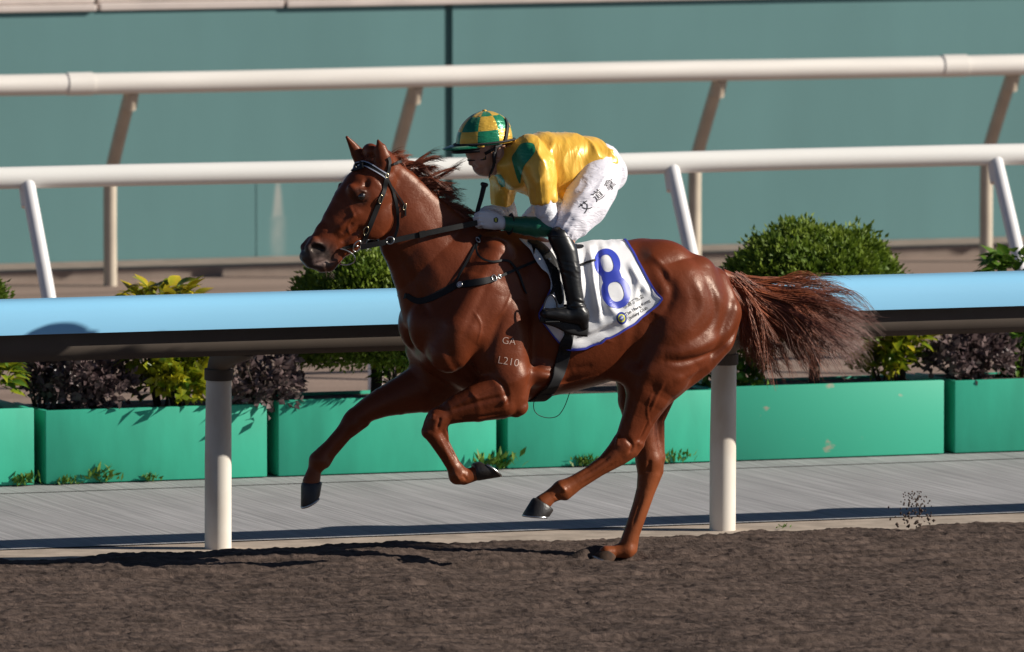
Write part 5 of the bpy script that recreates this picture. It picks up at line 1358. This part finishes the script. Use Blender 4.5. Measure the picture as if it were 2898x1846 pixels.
def glove(dx, dy, d0, sgn):
    def q(px, py, d, r, s=1.0): return (px + dx, py + dy, d0 + sgn * d, r, s)
    pr = [(T([q(1418, 632, .020, 19), q(1404, 628, .016, 19)]), 0), (T([q(1404, 622, .014, 20, 1.5), q(1372, 616, .018, 20, 1.6)]), .012), (T([q(1400, 636, .010, 15, 1.2), q(1374, 632, .012, 16, 1.3)]), .01)]
    for i in range(4):
        y = 601 + 10.5 * i; x = [2, -2, 0, 4][i]; r = [5.6, 5.8, 5.5, 4.8][i]
        pr.append((T([q(1376 + x, y + 3, .026, r + .4), q(1357 + x, y + 2, .026, r + .3), q(1345 + x, y + 7, .008, r), q(1350 + x, y + 11, -.014, r - .4), q(1362 + x, y + 10, -.022, r - .8)]), .0035))
    pr.append((T([q(1402, 608, -.004, 9), q(1380, 600, -.014, 7.5), q(1360, 601, -.020, 6), q(1350, 606, -.018, 5)]), .005))
    rows_ = wc([q(1345, 600, .04, 12), q(1425, 660, -.03, 12)]); lo, hi = bounds(rows_, .02)
    return fmesh('glove', pr, lo, hi, 0.0032, M_glove, 1)
go, gv, gf = glove(0, 0, .07, 1)
glove(14, -12, -.055, -1)
BV_G = BVHTree.FromPolygons([tuple(p) for p in gv], [tuple(int(i) for i in q) for q in gf])
drape('badge', fill_mesh([[(-6, 5), (2, 8), (7, 3), (6, -6), (0, -8), (-6, -4)]], 4), 1403, 623, 0, 1.0, BV_G, 0.0015, M_ink, go)
drape('badge_mark', fill_mesh([[(-4, 3), (1, 5.5), (4.5, 2), (1.5, 0.5), (4, -4), (0, -5.5), (-3, -3), (-1.5, 0)]], 4), 1403, 623, 0, 1.0, BV_G, 0.0025, M_emy, go)
# --- boots
def boot(rows, foot, heel):
    lo, hi = allb(rows, foot, heel)
    def crease(v, f):
        n = normals_of(v, f); z = v[:, 2]
        zk = W(1640, 760, .33).z; za = W(1640, 862, .33).z
        g = 0.6 * np.exp(-((z - zk) / .035) ** 2) + np.exp(-((z - za) / .03) ** 2)
        w = 1 - 2 * np.abs(vnoise(z * 75 + v[:, 0] * 20, v[:, 1] * 16, v[:, 0] * 22, 61)) ** 0.7
        return v + n * (0.0040 * g * w)[:, None]
    bo, v, f = fmesh('boot', [(T(rows), 0), (T(foot), .02), (T(heel), .012)], lo, hi, 0.005, M_boot, 2, crease)
    return bo
nb = boot([(1583, 672, .29, 32), (1603, 715, .305, 32), (1614, 765, .322, 29), (1621, 815, .332, 26), (1630, 862, .338, 25), (1638, 890, .34, 25)],
          [(1640, 893, .34, 27), (1608, 893, .34, 23, 1.1), (1575, 890, .338, 19, .9), (1543, 888, .335, 15, .8)], [(1648, 905, .34, 20), (1652, 922, .34, 14)])
boot([(1500, 676, -.29, 31), (1512, 740, -.315, 31), (1528, 815, -.332, 27), (1540, 870, -.338, 26)], [(1545, 890, -.34, 25), (1500, 892, -.34, 20, 1), (1460, 890, -.335, 15, .8)], [(1553, 905, -.34, 19), (1557, 920, -.34, 14)])
P = [W(1583, 668, .288) + Vector((0.060 * cos(t), 0.056 * sin(t), -0.004 * cos(t))) for t in np.linspace(0, 2 * pi, 32, endpoint=False)]
MB().tube(P, 0.005, 8, closed=True).build('boot_top', M_boot, nb, True)
sole = [W(*q, .34) for q in ((1664, 934), (1640, 932), (1612, 925), (1580, 909), (1550, 899), (1532, 893))]
MB().tube([tuple(q) for q in catmull([np.array(p) for p in sole], 4)], 0.009, 8, flat=4.0).build('boot_sole', M_band, nb, True)
# --- collar
P = [W(1432, 462, 0) + Vector((0.020 * cos(t) + 0.022 * sin(t), 0, 0.06 * sin(t))) for t in (0,)]
cu_ = []
for t in np.linspace(-0.2, 2 * pi - 0.2, 30, endpoint=False):
    c0 = W(1424, 462, 0); cu_.append(c0 + Vector((0.030 * sin(t), -0.072 * cos(t), 0.062 * sin(t))))
MB().tube(cu_, 0.012, 8, closed=True, flat=0.4).build('collar', M_under_s, jk, True)
# --- helmet
hel = root('helmet', W(1371, 398, 0), 'green and gold chequered riding helmet with peak on the head of the jockey', 'helmet')
HC = W(1371, 399, 0); TILT = radians(5)
hx, hy, hz = 79 / PXM / cos(YAW) * 0.985, 0.112, 84 / PXM
M_hg = satin('green_cap_satin', (0.0, 0.20, 0.095), 0.28, 20, 0.35, 0, 0.25); M_hy = satin('gold_cap_satin', (0.72, 0.43, 0.05), 0.28, 20, 0.4, 0, 0.3)
NS, NB = 64, 30; hvv = []; hff = []; hmi = []
def hpt(th, ph, e=0.0):
    p = Vector(((hx + e) * cos(ph) * cos(th), (hy + e) * cos(ph) * sin(th), (hz + e) * sin(ph)))
    seam_ = 0.0025 * abs(sin(4 * th + 0.3)) ** 0.5
    p *= (1 + seam_ / 0.1 - 0.0125)
    p = Vector((p.x * cos(TILT) - p.z * sin(TILT) * 0, p.y, p.z + p.x * tan(TILT)))
    return HC + p
for i in range(NB + 1):
    ph = -0.10 + (pi / 2 + 0.10) * i / NB
    for j in range(NS): hvv.append(hpt(2 * pi * j / NS + 0.28, ph))
for i in range(NB):
    for j in range(NS):
        hff.append((i * NS + j, i * NS + (j + 1) % NS, (i + 1) * NS + (j + 1) % NS, (i + 1) * NS + j))
        band = 0 if i < 9 else (1 if i < 20 else 2)
        hmi.append((band + j // 8) % 2)
mesh_obj('cap_cover', hvv, hff, None, hel, True, [M_hy, M_hg], hmi)
MB().tube([hpt(2 * pi * j / 48, -0.02, 0.004) for j in range(48)], 0.011, 8, closed=True, flat=0.45).build('cap_band', M_band, hel, True)
MB().tube([HC + Vector((0, 0, hz - 0.004)), HC + Vector((0, 0, hz + 0.008))], [0.014, 0.009], 14).build('cap_button', M_hy, hel, True)
def peak(name, x_out, zt, th_, m, wfac=1.0, z0=0.0):
    v = []; f = []; n = 24
    for k in range(n + 1):
        a = pi - 1.15 + 2.3 * k / n
        b = hpt(a, -0.06, 0.0) - Vector((0, 0, z0)); w = max(0.0, cos((a - pi) * 1.30)) * x_out
        o_ = b + Vector((cos(a) * w * wfac, sin(a) * w * 0.8, -0.008 - 0.10 * w))
        mid = (b + o_) / 2 + Vector((0, 0, 0.006))
        v += [b, mid, o_, o_ - Vector((0, 0, th_)), mid - Vector((0, 0, th_)), b - Vector((0, 0, th_))]
    for k in range(n):
        for j in range(6): f.append((k * 6 + j, k * 6 + (j + 1) % 6, (k + 1) * 6 + (j + 1) % 6, (k + 1) * 6 + j))
    return mesh_obj(name, v, f, m, hel, True)
peak('peak', 0.072, 0, 0.006, M_hg)
MB().tube([hpt(pi - 1.3 + 2.6 * k / 20, -0.10, 0.004) for k in range(21)], 0.006, 6).build('peak_piping', M_hy, hel, True)
v = []
bp2 = peak('brow_pad', 0.030, 0, 0.012, M_band, 0.9, 0.016)
strp = [hpt(a, p_, 0.004) for a, p_ in ((-1.05, -0.05), (-0.95, 0.2), (-0.72, 0.5), (-0.5, 0.75))]
v, f = ribbon(catmull([np.array(p) for p in strp], 6), [(p - HC).normalized() for p in [Vector(q) for q in catmull([np.array(p) for p in strp], 6)]], 0.022, 0.003)
mesh_obj('goggle_strap', v, f, M_band, hel)
def chin(s):
    pts = [W(1404, 412, s * .098), W(1400, 440, s * .090), W(1397, 468, s * .080), W(1388, 492, s * .045), W(1384, 500, 0)]
    P = catmull([np.array(p) for p in pts], 5); v, f = ribbon(P, [(0.2, -s, 0)] * len(P), 0.016, 0.003); return mesh_obj('chin_strap', v, f, M_band, hel)
chin(1); chin(-1)
MB().tube([W(1398, 430, .092), W(1399, 462, .086)], 0.010, 8).build('strap_buckle', M_band, hel, True)
gg = root('goggles', W(1340, 440, 0), 'dark tinted wrap goggles under the peak of the helmet', 'goggles')
v = []; f = []; n = 20
for k in range(n + 1):
    a = -1.25 + 2.5 * k / n
    for z in range(5):
        zz = (z / 4 - 0.5)
        c = W(1366, 440, 0); hgt = 0.050 - 0.014 * abs(a)
        v.append(c + Vector((-0.079 * cos(a) - 0.004 * (1 - 4 * zz * zz) + 0.012 * abs(a), -0.076 * sin(a), zz * hgt)))
for k in range(n):
    for z in range(4): a = k * 5 + z; f.append((a, a + 5, a + 6, a + 1))
lens = mesh_obj('lens', v, f, M_lens, gg); lm = lens.modifiers.new('thick', 'SOLIDIFY'); lm.thickness = 0.004
rim = [v[k * 5] for k in range(n + 1)] + [v[k * 5 + 4] for k in range(n, -1, -1)]
MB().tube(rim, 0.0035, 6, closed=True).build('frame', M_band, gg, True)
for s in (1, -1):
    v, f = ribbon([W(1372, 436, s * .080), W(1395, 424, s * .092), W(1420, 408, s * .100)], [(0, -s, 0)] * 3, 0.016, 0.003); mesh_obj('strap', v, f, M_band, gg)
# --- whip
wh = root('whip', W(1350, 610, .03), 'short black whip handle sticking up from the white glove', 'whip')
hd = catmull([np.array(W(*q)) for q in ((1370, 526, .045), (1362, 560, .045), (1352, 595, .045), (1346, 625, .045), (1352, 650, .03))], 5)
MB().tube([tuple(q) for q in hd], list(np.linspace(0.0135, 0.0085, len(hd))), 14).build('handle', mat('whip_grip', (0.012, 0.012, 0.012), rough=0.8, bump=0.8, bscale=140, bdist=0.002), wh, True)
a_, b_ = Vector(hd[0]), Vector(hd[2]); ax = (a_ - b_).normalized()
MB().tube([a_ - ax * 0.006, a_ + ax * 0.002, a_ + ax * 0.012, a_ + ax * 0.017], [0.014, 0.020, 0.020, 0.012], 16).build('knob', M_band, wh, True)
sh = catmull([np.array(W(*q)) for q in ((1352, 650, .03), (1375, 668, 0.0), (1430, 690, -.22), (1500, 730, -.33), (1570, 780, -.36))], 6)
MB().tube([tuple(q) for q in sh], list(np.linspace(0.007, 0.004, len(sh))), 8).build('shaft', M_leather, wh, True)
